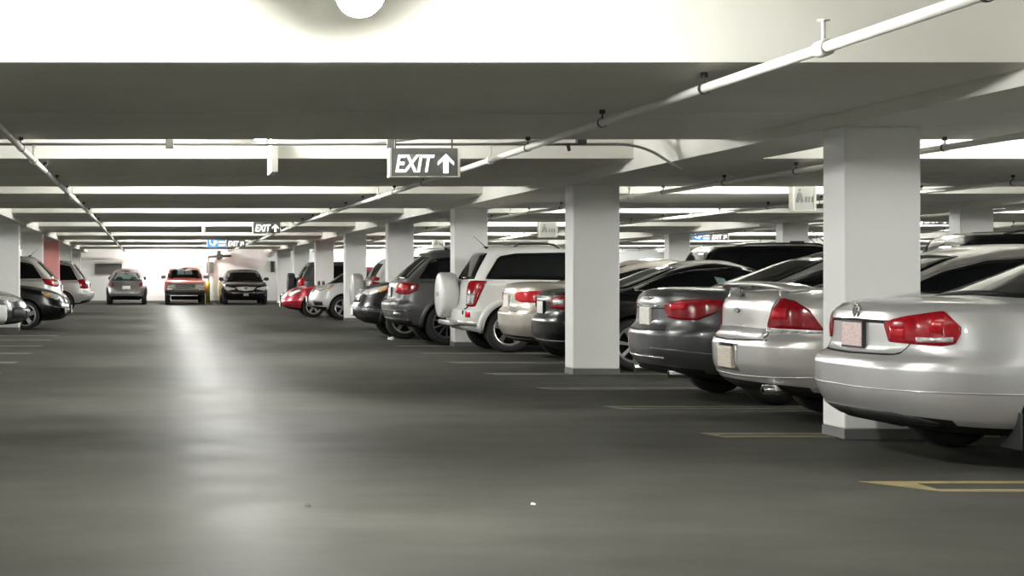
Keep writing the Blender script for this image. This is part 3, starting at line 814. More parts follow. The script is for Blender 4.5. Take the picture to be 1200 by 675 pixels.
# ===== silver sedan nearest the camera
def passat():
    c = make_sedan(P_SILVER, 4.87, 1.835, 1.475, deckz=1.03, spokes=5, lip=.115, axles=(1.13, 3.89))
    R = c.raz
    aT = [(R(.12, .40), .925), (R(.13, .6), .965), (R(.17, .78), .99), (R(.22, .86), 1.0), (R(.36, .88), .905)]
    aB = [(R(.12, .40), .905), (R(.12, .45), .80), (R(.14, .7), .79), (R(.22, .86), .785), (R(.32, .88), .80), (R(.36, .88), .865)]
    for o in c.patch('tail_lamp', 'raz', aT, aB, M_RED, .010, 30, 8):
        sd = -1 if o.data.vertices[0].co.y < 0 else 1
        c.patch('reflector', 'raz', [(R(.14, .70), .835), (R(.30, .88), .84)], [(R(.14, .70), .805), (R(.30, .88), .81)], M_CLEAR, .013, 14, 2, side=sd, both=False, parent=o)
        c.patch('brake_lens', 'raz', [(R(.18, .80), .975), (R(.23, .86), .975)], [(R(.17, .79), .87), (R(.23, .86), .85)], M_REDD, .013, 6, 2, side=sd, both=False, parent=o)
        c.patch('reverse_lens', 'raz', [(R(.12, .46), .90), (R(.13, .60), .90)], [(R(.12, .47), .82), (R(.13, .60), .82)], M_REDD, .013, 8, 3, side=sd, both=False, parent=o)
    # number plate recess: dark strip over plate and lid opening line
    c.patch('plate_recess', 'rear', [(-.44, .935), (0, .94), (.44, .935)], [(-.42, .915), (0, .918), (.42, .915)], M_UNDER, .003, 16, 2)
    seam(c, [(-.55, .735), (-.50, .72), (0, .712), (.50, .72), (.55, .735)], 'rear', .010)
    for sg in (-1, 1): c.ribbon('panel_seam', 'rear', [(sg*.55, .735), (sg*.60, .80), (sg*.50, .86)], .008, M_UNDER, .0015)
    c.plate(.1, .835, M_PPLATE, w=.30, h=.155)
    # badge ring with V over W
    h, n = c.cast('rear', 0, .99); bx = h.x-c.cen-.008; zc = .99
    mb = MB()
    ring = [(.042, -.006), (.052, -.006), (.052, .006), (.042, .006), (.042, -.006)]; mb.lathe(ring, 28, 'x', (bx, 0, zc))
    def st(a, b): mb.tube([(bx, a[0], zc+a[1]), (bx, b[0], zc+b[1])], .0045, 6)
    st((-.020, .038), (0, .004)); st((.020, .038), (0, .004)); st((-.038, .018), (-.019, -.036)); st((-.019, -.036), (0, -.002)); st((0, -.002), (.019, -.036)); st((.019, -.036), (.038, .018))
    mb.build('badge', M_CHROME, c.root, True)
    # bumper crease, lower black lip, mud flap, side reflector
    c.ribbon('bumper_crease', 'raz', [(0.0, .50), (R(.1, .7), .50), (R(.35, .92), .495), (R(.8, .92), .49)], .008, P_SILVERW, .004)
    c.patch('bumper_lip', 'raz', [(-.0, .355), (R(.06, .55), .355), (R(.16, .78), .32), (R(.2, .82), .30)], [(-.0, .285), (R(.06, .55), .285), (R(.16, .78), .275), (R(.2, .82), .285)], M_PLASTIC, .006, 20, 2)
    for sy in (-1, 1):
        c.box('mud_flap', .74, .755, min(sy*.90, sy*.66), max(sy*.90, sy*.66), .15, .38, M_PLASTIC, .003)
    seam(c, [(1.95, .98), (1.95, .5), (1.9, .3)]); seam(c, [(3.1, .95), (3.12, .5), (3.1, .3)])
    c.mirrors(3.35, 1.02); headlights(c, .4, (.62, .76))
    return c.place(4.60, 10.86, 'rear', 'silver sedan nearest the camera at the right edge, rear end out beside the column')
def impala():
    c = make_sedan(P_SILVERW, 5.05, 1.85, 1.49, deckz=1.06, gx0=.62, spokes=10, spw=.012, R=.335, rimmat=M_ALLOY, lip=.09, axles=(1.16, 4.05))
    R = c.raz
    aT = [(R(.1, .56), .83), (R(.11, .60), .94), (R(.13, .68), 1.035), (R(.19, .80), 1.02), (R(.30, .88), .95), (R(.42, .91), .80)]
    aB = [(R(.1, .56), .80), (R(.14, .7), .795), (R(.3, .87), .79), (R(.43, .91), .785)]
    for o in c.patch('tail_lamp', 'raz', aT, aB, M_RED, .012, 30, 8):
        sd = -1 if o.data.vertices[0].co.y < 0 else 1
        c.patch('brake_lens', 'raz', [(R(.12, .62), .95), (R(.16, .75), .96)], [(R(.11, .60), .87), (R(.16, .75), .87)], M_REDB, .016, 8, 3, side=sd, both=False, parent=o)
        c.patch('reverse_lens', 'raz', [(R(.1, .56), .79), (R(.14, .7), .785), (R(.43, .92), .775)], [(R(.1, .56), .76), (R(.14, .7), .75), (R(.43, .92), .765)], M_CLEAR, .010, 20, 2, side=sd, both=False, parent=o)
    c.patch('boot_trim', 'rear', [(-.55, .79), (0, .80), (.55, .79)], [(-.55, .71), (0, .715), (.55, .71)], P_SILVER, .006, 16, 2)
    seam(c, [(-.6, .70), (0, .685), (.6, .70)], 'rear', .012)
    for sg in (-1, 1): c.ribbon('panel_seam', 'rear', [(sg*.58, 1.04), (sg*.54, .85), (sg*.56, .71)], .008, M_UNDER, .0015)
    # spoiler
    mb = MB()
    sec = [(-.07, .0), (.02, .022), (.16, .018), (.18, .005), (.05, -.006), (-.05, -.016)]
    n = 17; V = []
    for i in range(n):
        t = -1+2*i/(n-1); y = .74*t; xx = .16+.16*abs(t)**3; zz = 1.155-.055*abs(t)**4
        V += [(xx+a-c.cen, y, zz+b) for a, b in sec]
    F = []
    for i in range(n-1):
        for k in range(6): F.append((i*6+k, i*6+(k+1) % 6, (i+1)*6+(k+1) % 6, (i+1)*6+k))
    F += [tuple(range(6)), tuple((n-1)*6+k for k in range(5, -1, -1))]
    mb.add(V, F)
    for y in (-.55, .55): mb.box(.24-c.cen, .30-c.cen, y-.03, y+.03, 1.05, 1.15)
    mb.build('spoiler', P_SILVERW, c.root, True)
    c.box('brake_light', .09, .12, -.10, .10, 1.05, 1.075, M_IRON, .003)
    h, nn = c.cast('rear', 0, .93); bd = MB().prism([(-.07, 0), (-.025, .02), (.025, .02), (.07, 0), (.025, -.02), (-.025, -.02)], 'x', h.x-.012-c.cen, h.x+.01-c.cen).build('badge', M_CONDUIT, c.root)
    bd.location.z = .93
    c.patch('plate_recess', 'rear', [(-.24, .655), (.24, .655)], [(-.24, .43), (.24, .43)], P_SILVER, .003, 10, 4)
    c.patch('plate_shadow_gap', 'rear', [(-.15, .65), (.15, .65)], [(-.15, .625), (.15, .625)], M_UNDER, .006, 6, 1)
    c.plate(.0, .54, mat('licence_plate_tan', (.52, .46, .38), .4, noise=(60, .3)), w=.30, h=.155, frame=False)
    c.ribbon('bumper_crease', 'raz', [(0, .39), (R(.1, .7), .40), (R(.35, .92), .41), (R(.8, .92), .41)], .010, P_SILVER, .004)
    for y in (-.60,): 
        MB().lathe([(.030, 0), (.040, 0), (.040, .2), (.030, .2), (.030, 0)], 18, 'x', (.08-c.cen, y, .30)).build('exhaust_tip', M_CHROME, c.root, True)
    seam(c, [(2.0, .98), (2.0, .5), (1.95, .3)])
    c.mirrors(3.5, 1.03); headlights(c, .4, (.62, .76))
    return c.place(4.87, 13.72, 'rear', 'silver sedan with boot spoiler behind the nearest column, exhaust tip under its bumper')
def chrysler():
    c = make_sedan(P_GREY, 4.87, 1.84, 1.49, deckz=1.06, gx0=.55, spokes=5, R=.335, lip=.085)
    R = c.raz
    aT = [(R(.09, .46), .935), (R(.10, .56), .96), (R(.15, .7), .985), (R(.3, .87), .995), (R(.56, .91), .985)]
    aB = [(R(.09, .46), .925), (R(.10, .54), .82), (R(.14, .68), .80), (R(.25, .85), .795), (R(.42, .9), .86), (R(.56, .91), .965)]
    for o in c.patch('tail_lamp', 'raz', aT, aB, M_RED, .012, 30, 8):
        sd = -1 if o.data.vertices[0].co.y < 0 else 1
        c.patch('brake_lens', 'raz', [(R(.1, .58), .945), (R(.17, .76), .955)], [(R(.1, .58), .89), (R(.17, .76), .90)], M_REDB, .016, 8, 3, side=sd, both=False, parent=o)
    c.ribbon('boot_chrome_strip', 'rear', [(-.36, .93), (0, .925), (.36, .93)], .012, M_CHROME, .006)
    c.ribbon('panel_seam', 'rear', [(-.45, .905), (0, .90), (.45, .905)], .012, M_UNDER, .004)
    seam(c, [(-.6, .70), (0, .685), (.6, .70)], 'rear', .012)
    c.plate(.1, .82, M_PLATE, w=.30, h=.155, frame=False)
    h, nn = c.cast('rear', 0, 1.0); bx = h.x-.01-c.cen
    mb = MB(); mb.prism([(-.16, .012), (-.04, .008), (0, .018), (.04, .008), (.16, .012), (.10, -.006), (.03, -.012), (-.03, -.012), (-.10, -.006)], 'x', bx, bx+.02)
    o = mb.build('badge', M_CHROME, c.root); o.location.z = .995
    c.ribbon('bumper_chrome_strip', 'raz', [(-.30, .43), (0, .425), (R(.06, .55), .43)], .014, M_CHROME, .006, both=True)
    c.ribbon('bumper_crease', 'raz', [(0.3, .52), (R(.1, .7), .51), (R(.35, .92), .48), (R(.8, .92), .48)], .012, P_MGREY, .004)
    for y in (-.55, .55): MB().lathe([(.028, 0), (.038, 0), (.038, .2), (.028, .2), (.028, 0)], 16, 'x', (.13-c.cen, y, .275)).build('exhaust_tip', M_CHROME, c.root, True)
    seam(c, [(2.0, .98), (2.0, .5), (1.95, .3)])
    roof_antenna(c, 1.95)
    c.mirrors(3.4, 1.03); headlights(c, .4, (.62, .76))
    return c.place(4.85, 16.15, 'rear', 'dark grey sedan between the spoilered silver sedan and the second column')
def black_sedan():
    c = make_sedan(P_BLACK, 4.75, 1.82, 1.43, deckz=1.00, gx0=.5, spokes=7, spw=.02, R=.335, lip=.07)
    R = c.raz
    for o in c.patch('tail_lamp', 'raz', [(R(.08, .42), .93), (R(.12, .66), .96), (R(.3, .88), .95)], [(R(.08, .42), .80), (R(.12, .66), .78), (R(.3, .88), .80)], M_RED, .012, 20, 5):
        sd = -1 if o.data.vertices[0].co.y < 0 else 1
        c.patch('reverse_lens', 'raz', [(R(.09, .5), .90), (R(.13, .70), .91)], [(R(.09, .5), .84), (R(.13, .70), .84)], M_CLEAR, .016, 8, 3, side=sd, both=False, parent=o)
    c.plate(.1, .80, M_PLATE, w=.30, h=.155)
    c.ribbon('bumper_crease', 'raz', [(0, .37), (R(.1, .7), .37), (R(.35, .92), .38)], .012, M_CHROME, .004)
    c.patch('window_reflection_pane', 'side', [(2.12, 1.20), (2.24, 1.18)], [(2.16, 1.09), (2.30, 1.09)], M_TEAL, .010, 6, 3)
    c.patch('boot_highlight_strip', 'rear', [(-.3, .93), (.3, .93)], [(-.3, .915), (.3, .915)], M_CHROME, .006, 8, 1)
    c.mirrors(3.3, 1.0); headlights(c, .4, (.6, .74))
    return c.place(5.12, 21.55, 'rear', 'black sedan behind the second column, chrome line round its side windows')
def gold_sedan():
    c = make_sedan(P_CHAMP, 4.8, 1.82, 1.47, deckz=1.08, gx0=.5, spokes=10, spw=.012, R=.33, lip=.08)
    R = c.raz
    c.patch('tail_lamp', 'raz', [(R(.09, .44), .965), (R(.11, .6), .985), (R(.22, .84), .995), (R(.45, .9), .985)], [(R(.09, .44), .87), (R(.11, .6), .835), (R(.22, .84), .83), (R(.45, .9), .90)], M_REDB, .012, 24, 6)
    c.patch('plate_recess', 'rear', [(-.27, .93), (.27, .93)], [(-.27, .74), (.27, .74)], P_SILVERW, .003, 10, 4)
    c.plate(.1, .84, M_PLATE, w=.30, h=.155, frame=False)
    seam(c, [(-.6, .70), (0, .685), (.6, .70)], 'rear', .012); seam(c, [(-.42, 1.0), (0, .99), (.42, 1.0)], 'rear', .008)
    c.ribbon('bumper_crease', 'raz', [(0, .68), (R(.1, .7), .67), (R(.35, .92), .66)], .012, P_SILVERW, .004)
    c.patch('bumper_lip', 'raz', [(0, .31), (R(.10, .7), .31), (R(.3, .92), .30)], [(0, .285), (R(.10, .7), .285), (R(.3, .92), .28)], M_PLASTIC, .004, 16, 1)
    c.mirrors(3.35, 1.04, M_PLASTIC); headlights(c, .4, (.62, .76))
    return c.place(5.18, 23.95, 'rear', 'champagne sedan between the black sedan and the white spare-wheel SUV')
def vitara():
    c = make_suv('suv', P_WHITE, 3.85, 1.81, 1.72, belt=1.12, slope=.34, quarter=.42, R=.36, rack=True, spokes=5, glass=M_GLASS, axles=(.78, 3.1),
                 rows=[(0, .10, .25, .80), (.12, .02, .10, .88), (.28, .0, .02, .90), (.40, .0, .0, .90), (.45, .06, .03, .90), (.50, .09, .05, .90), (.85, .12, .12, .895), (.95, .14, .18, .89), (1, .17, .26, .86)])
    R = c.raz
    for o in c.patch('tail_lamp', 'raz', [(R(.12, .66), 1.13), (R(.18, .83), 1.135), (R(.38, .9), 1.13)], [(R(.12, .66), .74), (R(.15, .78), .72), (R(.20, .86), .73)], M_RED, .014, 16, 8):
        sd = -1 if o.data.vertices[0].co.y < 0 else 1
        c.patch('reverse_lens', 'raz', [(R(.12, .67), .93), (R(.22, .86), .93)], [(R(.12, .67), .76), (R(.18, .83), .76)], M_CLEAR, .018, 8, 4, side=sd, both=False, parent=o)
    c.patch('bumper_reflector', 'raz', [(R(.10, .76), .64), (R(.14, .84), .64)], [(R(.10, .76), .56), (R(.14, .84), .56)], M_REDB, .010, 5, 2)
    spare(c, .90, .37, P_WHITE, .26, .05, lab='white spare wheel cover')
    arch_flare(c, P_WHITE, .10, .03)
    c.patch('bumper_lip', 'raz', [(0, .50), (R(.1, .8), .50), (R(.3, .92), .48)], [(0, .43), (R(.1, .8), .43), (R(.3, .92), .42)], P_SILVERW, .012, 16, 2)
    c.box('rear_step', -.10, .15, -.5, .5, .42, .50, P_SILVERW, .02)
    c.patch('tailgate_gap', 'rear', [(-.71, 1.10), (-.68, 1.10)], [(-.71, .60), (-.68, .60)], M_UNDER, .004, 3, 8)
    seam(c, [(1.75, 1.10), (1.72, .6), (1.55, .42)]); seam(c, [(1.42, 1.55), (1.32, 1.14)], w=.02, m=P_WHITE, name='window_pillar')
    roof_antenna(c, .55, -.3)
    c.mirrors(2.55, 1.16); headlights(c, .45, (.72, .92))
    return c.place(4.86, 26.4, 'rear', 'white compact SUV with a white spare wheel on its tailgate beside the third column', 'SUV')
def journey():
    c = make_suv('suv', P_MGREY, 4.85, 1.85, 1.69, belt=1.12, slope=.62, R=.37, rimmat=M_DALLOY, spokes=10, spw=.011, quarter=.50, tw=.23)
    R = c.raz
    for o in c.patch('tail_lamp', 'raz', [(R(.14, .50), 1.065), (R(.17, .7), 1.085), (R(.28, .87), 1.08), (R(.48, .91), 1.06)], [(R(.14, .50), .92), (R(.17, .7), .885), (R(.28, .87), .885), (R(.44, .91), .95)], M_RED, .014, 20, 6):
        sd = -1 if o.data.vertices[0].co.y < 0 else 1
        c.patch('brake_lens', 'raz', [(R(.14, .56), 1.04), (R(.28, .86), 1.05)], [(R(.14, .56), .93), (R(.28, .86), .93)], M_REDB, .018, 8, 3, side=sd, both=False, parent=o)
    c.plate(.1, .92, M_PLATE, w=.30, h=.155)
    arch_flare(c, P_MGREY, .07, .03)
    c.ribbon('bumper_crease', 'raz', [(0, .60), (R(.1, .7), .60), (R(.35, .92), .60)], .02, P_GREY, .006)
    c.patch('bumper_lip', 'raz', [(0, .46), (R(.1, .8), .46), (R(.3, .92), .45)], [(0, .39), (R(.1, .8), .39), (R(.3, .92), .37)], M_PLASTIC, .008, 16, 2)
    c.patch('fog_reflector', 'raz', [(R(.06, .66), .56), (R(.16, .82), .57)], [(R(.06, .66), .53), (R(.16, .82), .53)], M_CLEAR, .010, 6, 1)
    # tailgate spoiler
    h, n = c.cast('top', .85, 0)
    so = MB().prism([(.72, 1.585), (.76, 1.625), (1.15, 1.668), (1.2, 1.62), (.9, 1.55)], 'y', -.62, .62).build('spoiler', P_GREY, c.root, bevel=.01); so.location.x = -c.cen
    seam(c, [(1.65, 1.10), (1.62, .6), (1.5, .40)]); seam(c, [(2.7, 1.08), (2.7, .5), (2.68, .35)])
    roof_antenna(c, 1.1, -.2)
    c.mirrors(3.35, 1.16); headlights(c, .45, (.72, .92))
    return c.place(4.22, 29.35, 'rear', 'dark grey SUV with red tail lamps on the far side of the third column', 'SUV')
def grille(c, w, z0, z1, m=M_PLASTIC, bars=0, barm=M_CHROME, off=.006, frame=False):
    os_ = c.patch('grille', 'front', [(-w, z1), (0, z1+.02), (w, z1)], [(-w*.9, z0), (0, z0-.01), (w*.9, z0)], m, off, 16, 3)
    for i in range(bars):
        z = z0+(z1-z0)*(i+.5)/bars; c.ribbon('grille_bar', 'front', [(-w*.94, z), (0, z+.008), (w*.94, z)], .015, barm, off+.006, parent=os_[0])
def black_suv():
    c = make_suv('suv', P_BLACK, 4.45, 1.82, 1.73, belt=1.13, hood=1.12, slope=.3, R=.36, noseb=.16)
    headlights(c, .42, (.82, 1.0), .55); grille(c, .42, .70, .98, M_PLASTIC, 3)
    c.patch('fog_lamp', 'faz', [(math.atan2(.6, 1.0), .58), (math.atan2(.8, .95), .60)], [(math.atan2(.6, 1.0), .50), (math.atan2(.8, .95), .50)], M_CLEAR, .010, 6, 2)
    arch_flare(c, M_PLASTIC, .07, .02)
    c.patch('front_bumper', 'faz', [(0, .60), (math.atan2(.8, 1.0), .60), (math.atan2(.9, .6), .56)], [(0, .36), (math.atan2(.8, 1.0), .36), (math.atan2(.9, .6), .34)], M_PLASTIC, .012, 20, 3)
    c.mirrors(3.0, 1.18, M_PLASTIC); c.plate(0, .52, front=True)
    return c.place(3.95, 31.85, 'front', 'black SUV parked nose out left of the dark grey SUV', 'SUV')
def white_suv_spare():
    c = make_suv('suv', P_WHITE, 4.3, 1.80, 1.62, belt=1.10, slope=.34, R=.35, quarter=.75)
    R = c.raz
    c.patch('tail_lamp', 'raz', [(R(.13, .52), 1.20), (R(.17, .7), 1.2), (R(.3, .88), 1.16)], [(R(.13, .52), 1.11), (R(.17, .7), 1.09), (R(.3, .88), 1.1)], M_RED, .014, 14, 4)
    c.patch('tail_lamp', 'raz', [(R(.13, .70), 1.08), (R(.17, .8), 1.08), (R(.35, .9), 1.05)], [(R(.13, .70), .95), (R(.17, .8), .93), (R(.3, .9), .96)], M_RED, .014, 14, 4)
    spare(c, .84, .42, P_WHITE, .22, .12, mark=False, lab='tall white spare wheel cover')
    c.mirrors(2.9, 1.15, M_PLASTIC)
    return c.place(4.72, 36.95, 'rear', 'white SUV with white spare wheel cover behind the black nose-out SUV', 'SUV')
def kia():
    c = make_suv('crossover', P_WHITE, 4.1, 1.78, 1.60, belt=1.06, hood=1.02, slope=.4, R=.335, noseb=.20, rack=False)
    headlights(c, .36, (.78, .95), .6); grille(c, .36, .74, .84, M_PLASTIC)
    c.patch('fog_lamp', 'faz', [(math.atan2(.55, 1.0), .52), (math.atan2(.85, .85), .50)], [(math.atan2(.55, 1.0), .40), (math.atan2(.85, .85), .40)], M_PLASTIC, .008, 8, 2)
    c.patch('side_window_tint', 'side', [(2.75, 1.16), (2.55, 1.35)], [(2.75, 1.06), (2.4, 1.06)], mat('maroon_tint', (.07, .02, .025), .1, coat=1), .012, 6, 3)
    arch_flare(c, P_WHITE, .05, .02)
    c.plate(0, .55, front=True); c.mirrors(2.85, 1.10)
    return c.place(4.32, 44.85, 'front', 'white crossover parked nose out beyond the fifth column', 'car')
def red_car():
    c = make_suv('hatchback', P_RED, 4.0, 1.70, 1.46, belt=.92, hood=.92, slope=.5, R=.31, noseb=.28, rack=False, spokes=5, zb=[(0, .26), (.6, .2), (2, .18), (3.4, .2), (4.0, .26)])
    headlights(c, .40, (.60, .78), .5, amber=False); grille(c, .34, .42, .54, M_PLASTIC)
    c.plate(0, .38, front=True); c.mirrors(2.8, .98, M_PLASTIC)
    return c.place(3.78, 47.5, 'front', 'red hatchback parked nose out between white crossover and far wall', 'car')
def grey_suv_spare():
    c = make_suv('suv', P_MGREY, 4.2, 1.76, 1.66, belt=1.08, slope=.34, R=.34, quarter=.75, rack=False)
    R = c.raz
    c.patch('tail_lamp', 'raz', [(R(.13, .68), 1.12), (R(.3, .88), 1.12)], [(R(.13, .68), .85), (R(.3, .88), .88)], M_REDB, .014, 10, 4)
    c.patch('reverse_lens', 'raz', [(R(.13, .68), .86), (R(.3, .88), .88)], [(R(.13, .68), .80), (R(.3, .88), .80)], M_CLEAR, .014, 10, 2)
    spare(c, .95, .34, mat('dark_cover', (.06, .06, .06), .5), .22, .05, mark=False, lab='dark spare wheel cover')
    return c.place(4.55, 52.7, 'rear', 'grey SUV with dark spare wheel cover behind the red hatchback', 'SUV')
def far_silver():
    c = make_sedan(P_SILVER, 4.6, 1.76, 1.42, deckz=.98, chrome=False)
    headlights(c, .42, (.60, .74), .5); grille(c, .36, .48, .62, M_PLASTIC); c.plate(0, .45, front=True); c.mirrors(3.2, .98)
    return c.place(4.4, 55.3, 'front', 'silver sedan nose barely showing left of the red hatchback', 'car')

# ---- left row
def left_hybrid():
    c = make_sedan(P_GREY, 4.6, 1.78, 1.46, deckz=1.02, chrome=False)
    headlights(c, .38, (.66, .80), .7, amber=False)
    c.patch('front_bumper', 'faz', [(math.atan2(.9, .78), .60), (math.atan2(.9, .4), .63), (math.atan2(.9, .05), .64)], [(math.atan2(.9, .82), .24), (math.atan2(.9, .4), .22), (math.atan2(.9, .05), .22)], P_WHITE, .014, 24, 5, label='white bumper corner')
    grille(c, .40, .30, .55, M_PLASTIC, 0, off=.02)
    c.patch('bumper_intake', 'faz', [(math.atan2(.45, 1.1), .56), (math.atan2(.82, .9), .54)], [(math.atan2(.45, 1.1), .34), (math.atan2(.82, .9), .36)], M_PLASTIC, .022, 8, 3)
    c.mirrors(3.2, 1.0)
    return c.place(-2.55, 33.95, 'front+', 'dark grey car with white bumper cut off by the left edge of the photo', 'car')
def subaru():
    c = make_sedan(P_BLACK, 4.6, 1.75, 1.45, deckz=1.04, chrome=False, spokes=5, spw=.04, R=.325, rim=.74)
    headlights(c, .42, (.66, .82), .55, amber=True); grille(c, .36, .58, .72, M_PLASTIC, 2)
    c.patch('bumper_intake', 'front', [(-.5, .46), (.5, .46)], [(-.45, .32), (.45, .32)], M_PLASTIC, .008, 8, 2)
    for sy in (-1, 1): MB().lathe([(.001, .05), (.06, .05), (.075, .03), (.075, 0)], 16, 'x', (4.50-c.cen, sy*.60, .42)).build('fog_lamp', M_CLEAR, c.root, True)
    c.plate(0, .45, front=True); c.mirrors(3.2, 1.0)
    return c.place(-1.84, 37.1, 'front+', 'black car nose out on the left with silver five-spoke wheel', 'car')
def left_suv():
    c = make_suv('suv', P_SILVERW, 4.65, 1.87, 1.69, belt=1.10, slope=.55, R=.36, quarter=.55)
    R = c.raz
    for o in c.patch('tail_lamp', 'raz', [(R(.14, .55), 1.09), (R(.17, .75), 1.12), (R(.5, .91), 1.14)], [(R(.14, .55), .98), (R(.17, .75), .93), (R(.46, .91), 1.0)], M_RED, .014, 16, 4):
        sd = -1 if o.data.vertices[0].co.y < 0 else 1
        c.patch('reverse_lens', 'raz', [(R(.14, .57), 1.06), (R(.2, .80), 1.06)], [(R(.14, .57), .99), (R(.2, .80), .98)], M_CLEAR, .018, 8, 2, side=sd, both=False, parent=o)
    arch_flare(c, P_SILVERW, .05, .02); roof_antenna(c, .9, 0); c.plate(.1, .9)
    c.mirrors(3.1, 1.15)
    return c.place(-2.08, 39.75, 'rear+', 'silver SUV rear end on the left behind the black car', 'SUV')
def left_van():
    c = make_suv('minivan', P_SILVER, 4.8, 1.92, 1.70, belt=1.02, slope=.50, R=.34, quarter=.5, rack=True)
    R = c.raz
    c.patch('tail_lamp', 'raz', [(R(.14, .70), 1.08), (R(.2, .82), 1.10), (R(.45, .93), 1.07)], [(R(.14, .70), .80), (R(.2, .82), .78), (R(.40, .93), .80)], M_RED, .014, 16, 5)
    c.plate(.1, .85); c.mirrors(3.4, 1.1)
    return c.place(-1.86, 52.85, 'rear+', 'silver minivan rear end on the left beyond the pink column', 'minivan')

# ---- cars against the far wall
def beetle():
    L, W, H = 4.1, 1.73, 1.50
    c = Car('hatchback', P_SILVERD, L, W, H,
            rows=[(0, .20, .22, .76), (.15, .04, .06, .84), (.35, .0, .0, .865), (.5, .03, .02, .865), (.75, .14, .16, .83), (.9, .32, .36, .75), (1, .5, .55, .64)],
            deck=[(0, .82), (.5, .93), (1.2, .99), (2.9, .99), (3.6, .92), (L, .78)], zb=[(0, .30), (.8, .22), (L-.8, .22), (L, .30)],
            gh=[(0, .45, 1.05, .74), (.3, .65, 1.35, .71), (.6, .92, 1.65, .66), (.85, 1.2, 1.85, .57), (1, 1.45, 2.0, .46)],
            roof=[(0, H-.3), (1.2, H-.1), (2.0, H-.055), (2.8, H-.13), (L, H-.4)], axles=(.80, 3.3), R=.33, ar=1.1, er=2.4, af=1.1, ef=2.3, crown=.10, gar=.4, ger=2.4, rcrown=.055)
    c.patch('rear_window', 'rear', [(-.46, 1.34), (0, 1.39), (.46, 1.34)], [(-.62, .99), (0, 1.00), (.62, .99)], M_GLASS, .005, 16, 6)
    o = c.patch('painted_light_pane', 'rear', [(-.37, 1.29), (0, 1.33), (.37, 1.29)], [(-.52, 1.03), (0, 1.04), (.52, 1.03)], M_TEAL, .009, 16, 6)[0]  # opaque pane, light through the cabin painted as pale teal
    for y in (-.30, .30): c.patch('head_restraint', 'rear', [(y-.10, 1.13), (y, 1.16), (y+.10, 1.13)], [(y-.16, 1.035), (y+.16, 1.035)], M_PLASTIC, .012, 8, 3, parent=o)
    c.patch('interior_mirror', 'rear', [(-.10, 1.31), (.10, 1.31)], [(-.10, 1.25), (.10, 1.25)], M_PLASTIC, .012, 4, 1, parent=o)
    c.patch('side_window', 'side', [(1.0, 1.12), (1.5, 1.36), (2.1, 1.39), (2.6, 1.28), (2.9, 1.05)], [(1.0, 1.08), (2, 1.04), (2.9, 1.02)], M_GLASS, .006, 20, 4)
    c.patch('windshield', 'front', [(-.44, 1.36), (0, 1.4), (.44, 1.36)], [(-.6, 1.05), (0, 1.06), (.6, 1.05)], M_GLASS, .006, 14, 5)
    for sy in (-1, 1):
        mb = []
        A = [(sy*.62+.095*math.cos(t), .80+.075*math.sin(t)) for t in np.linspace(0, PI, 13)]; B = [(sy*.62+.095*math.cos(t), .80-.075*math.sin(t)) for t in np.linspace(0, PI, 13)]
        c.patch('tail_lamp', 'rear', A, B, M_RED, .014, 13, 4)
    c.plate(0, .68, M_PLATE, frame=False)
    c.ribbon('bumper_crease', 'rear', [(-.7, .52), (0, .50), (.7, .52)], .012, M_CONDUIT, .004)
    c.mirrors(2.75, 1.08, M_PLASTIC)
    return c.place(-1.02, 66.8, 'rear-y', 'small round silver hatchback seen from behind at the far wall, leftmost of three', 'car')
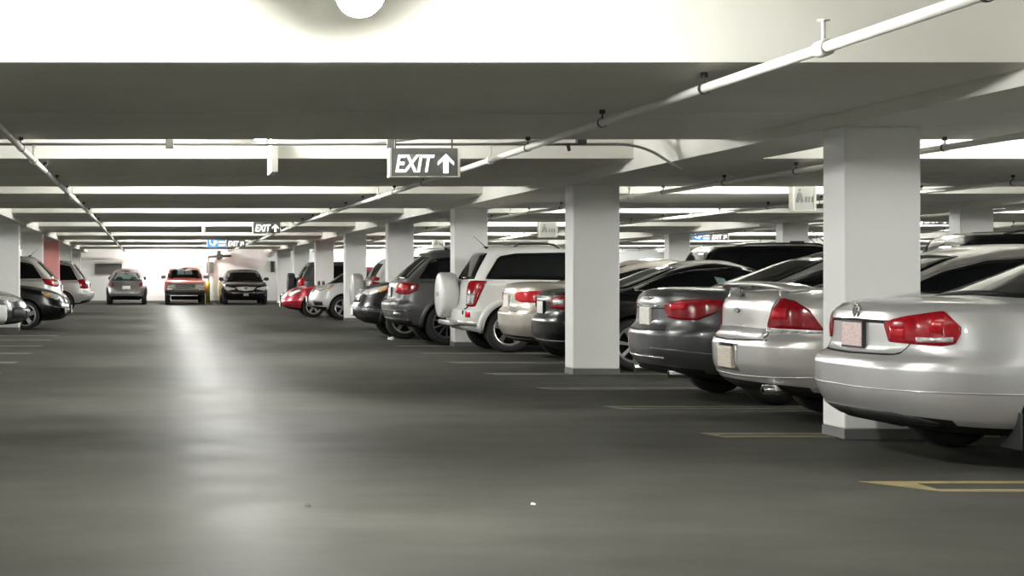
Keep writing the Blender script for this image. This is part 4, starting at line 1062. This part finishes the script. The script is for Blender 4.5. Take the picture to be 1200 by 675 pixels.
def pickup():
    L, W, H = 4.6, 1.72, 1.56
    c = Car('pickup_truck', P_ORED, L, W, H,
            rows=[(0, .10, .12, .80), (.2, .02, .02, .85), (.5, .0, .0, .86), (.8, .02, .04, .855), (.95, .03, .10, .84), (1, .05, .16, .80)],
            deck=[(0, 1.02), (2.0, 1.02), (3.2, 1.02), (3.9, .99), (4.3, .95), (L, .88)], zb=[(0, .42), (L/2, .36), (L, .40)],
            gh=[(0, 1.55, 1.15, .76), (.5, 1.62, 1.42, .70), (.9, 1.68, 1.65, .64), (1, 1.76, 1.74, .58)],
            roof=[(0, H-.05), (2, H-.04), (2.8, H-.045), (3.4, H-.10), (L, H-.3)], axles=(.95, 3.75), R=.34, ar=.3, er=5, af=.5, ef=3.6, crown=.02, gar=.2, ger=4, gaf=.3, gef=3, taper=.02)
    c.patch('windshield', 'front', [(-.55, 1.49), (0, 1.50), (.55, 1.49)], [(-.69, 1.09), (0, 1.10), (.69, 1.09)], M_GLASS, .006, 16, 5)
    o = c.patch('painted_light_pane', 'front', [(-.28, 1.44), (.28, 1.44)], [(-.32, 1.24), (.32, 1.24)], M_TEAL, .010, 10, 3)[0]  # solid teal in place of light coming through the cab
    c.patch('window_pillar', 'front', [(-.02, 1.45), (.02, 1.45)], [(-.02, 1.23), (.02, 1.23)], M_PLASTIC, .014, 3, 2, parent=o)
    c.patch('side_window', 'side', [(1.75, 1.47), (2.6, 1.48), (3.15, 1.2), (3.3, 1.08)], [(1.75, 1.08), (3.3, 1.06)], M_GLASS, .006, 14, 4)
    c.patch('front_panel', 'front', [(-.84, .87), (0, .88), (.84, .87)], [(-.84, .60), (0, .60), (.84, .60)], P_BEIGE, .012, 20, 3, label='dull beige nose panel')
    grille(c, .42, .68, .82, M_PLASTIC, 2, M_CONDUIT, .016)
    for sy in (-1, 1): c.patch('headlight', 'front', [(sy*.48, .82), (sy*.76, .82)], [(sy*.48, .69), (sy*.76, .69)], M_CLEAR, .016, 8, 3)
    for sy in (-1, 1): c.patch('turn_signal', 'front', [(sy*.55, .655), (sy*.74, .655)], [(sy*.55, .62), (sy*.74, .62)], M_SIGNW, .020, 6, 1)
    c.patch('front_bumper', 'front', [(-.83, .59), (0, .60), (.83, .59)], [(-.80, .42), (0, .42), (.80, .42)], M_PLASTIC, .03, 20, 3)
    c.mirrors(3.1, 1.13, M_CONDUIT)
    return c.place(1.42, 66.8, 'front-y', 'faded red pickup truck facing the camera at the bright far wall', 'pickup truck')
def lincoln():
    c = make_sedan(P_BLACK, 5.1, 1.90, 1.47, deckz=1.0, chrome=False, af=.8, ef=2.6, glass=M_GLASS, axles=(1.1, 4.15), zb=[(0, .28), (.6, .23), (2.5, .20), (4.5, .22), (5.1, .26)])
    headlights(c, .48, (.58, .74), .6, amber=False)
    c.patch('grille', 'front', [(-.42, .72), (0, .745), (.42, .72)], [(-.30, .60), (0, .56), (.30, .60)], M_CLEAR, .010, 16, 4, label='chrome grille')
    c.patch('badge', 'front', [(-.05, .69), (.05, .69)], [(-.03, .60), (.03, .60)], M_CHROME, .016, 4, 2)
    c.ribbon('bumper_chrome_strip', 'front', [(-.75, .53), (-.4, .50), (0, .49), (.4, .50), (.75, .53)], .012, M_CHROME, .008)
    c.plate(0, .42, M_CONDUIT, front=True, w=.2, h=.1); c.mirrors(3.45, 1.05, M_PLASTIC)
    return c.place(3.88, 66.2, 'front-y', 'black sedan with chrome grille facing the camera at the far wall', 'car')

# ---- cars in the row behind (only roofs show)
def back_row():
    c = make_suv('suv', P_BLACK, 4.8, 1.88, 1.78, belt=1.10, slope=.3); roof_antenna(c, 2.6)
    h, n = c.cast('top', 2.2, 0); c.box('roof_fin', 2.1, 2.35, -.03, .03, h.z-.01, h.z+.06, M_PLASTIC, .01)
    c.place(9.45, 29.3, 'rear', 'black SUV roof seen above the dark grey sedan in the row behind', 'SUV')
    c = make_suv('suv', P_BLACK, 4.8, 1.88, 1.80, belt=1.10, slope=.3)
    h, n = c.cast('top', 2.4, 0); c.box('roof_fin', 2.3, 2.55, -.03, .03, h.z-.01, h.z+.08, M_PLASTIC, .01)
    c.place(10.1, 21.5, 'rear', 'black SUV roof behind the silver sedan roofs at the right edge', 'SUV')
    c = make_sedan(P_GREY, 4.8, 1.84, 1.50, chrome=True); c.place(10.0, 26.5, 'front', 'dark sedan in the row behind, roof just showing past the second column', 'car')

for fn in (passat, impala, chrysler, black_sedan, gold_sedan, vitara, journey, black_suv, white_suv_spare, kia, red_car, grey_suv_spare, far_silver,
           left_hybrid, subaru, left_suv, left_van, beetle, pickup, lincoln, back_row):
    fn()
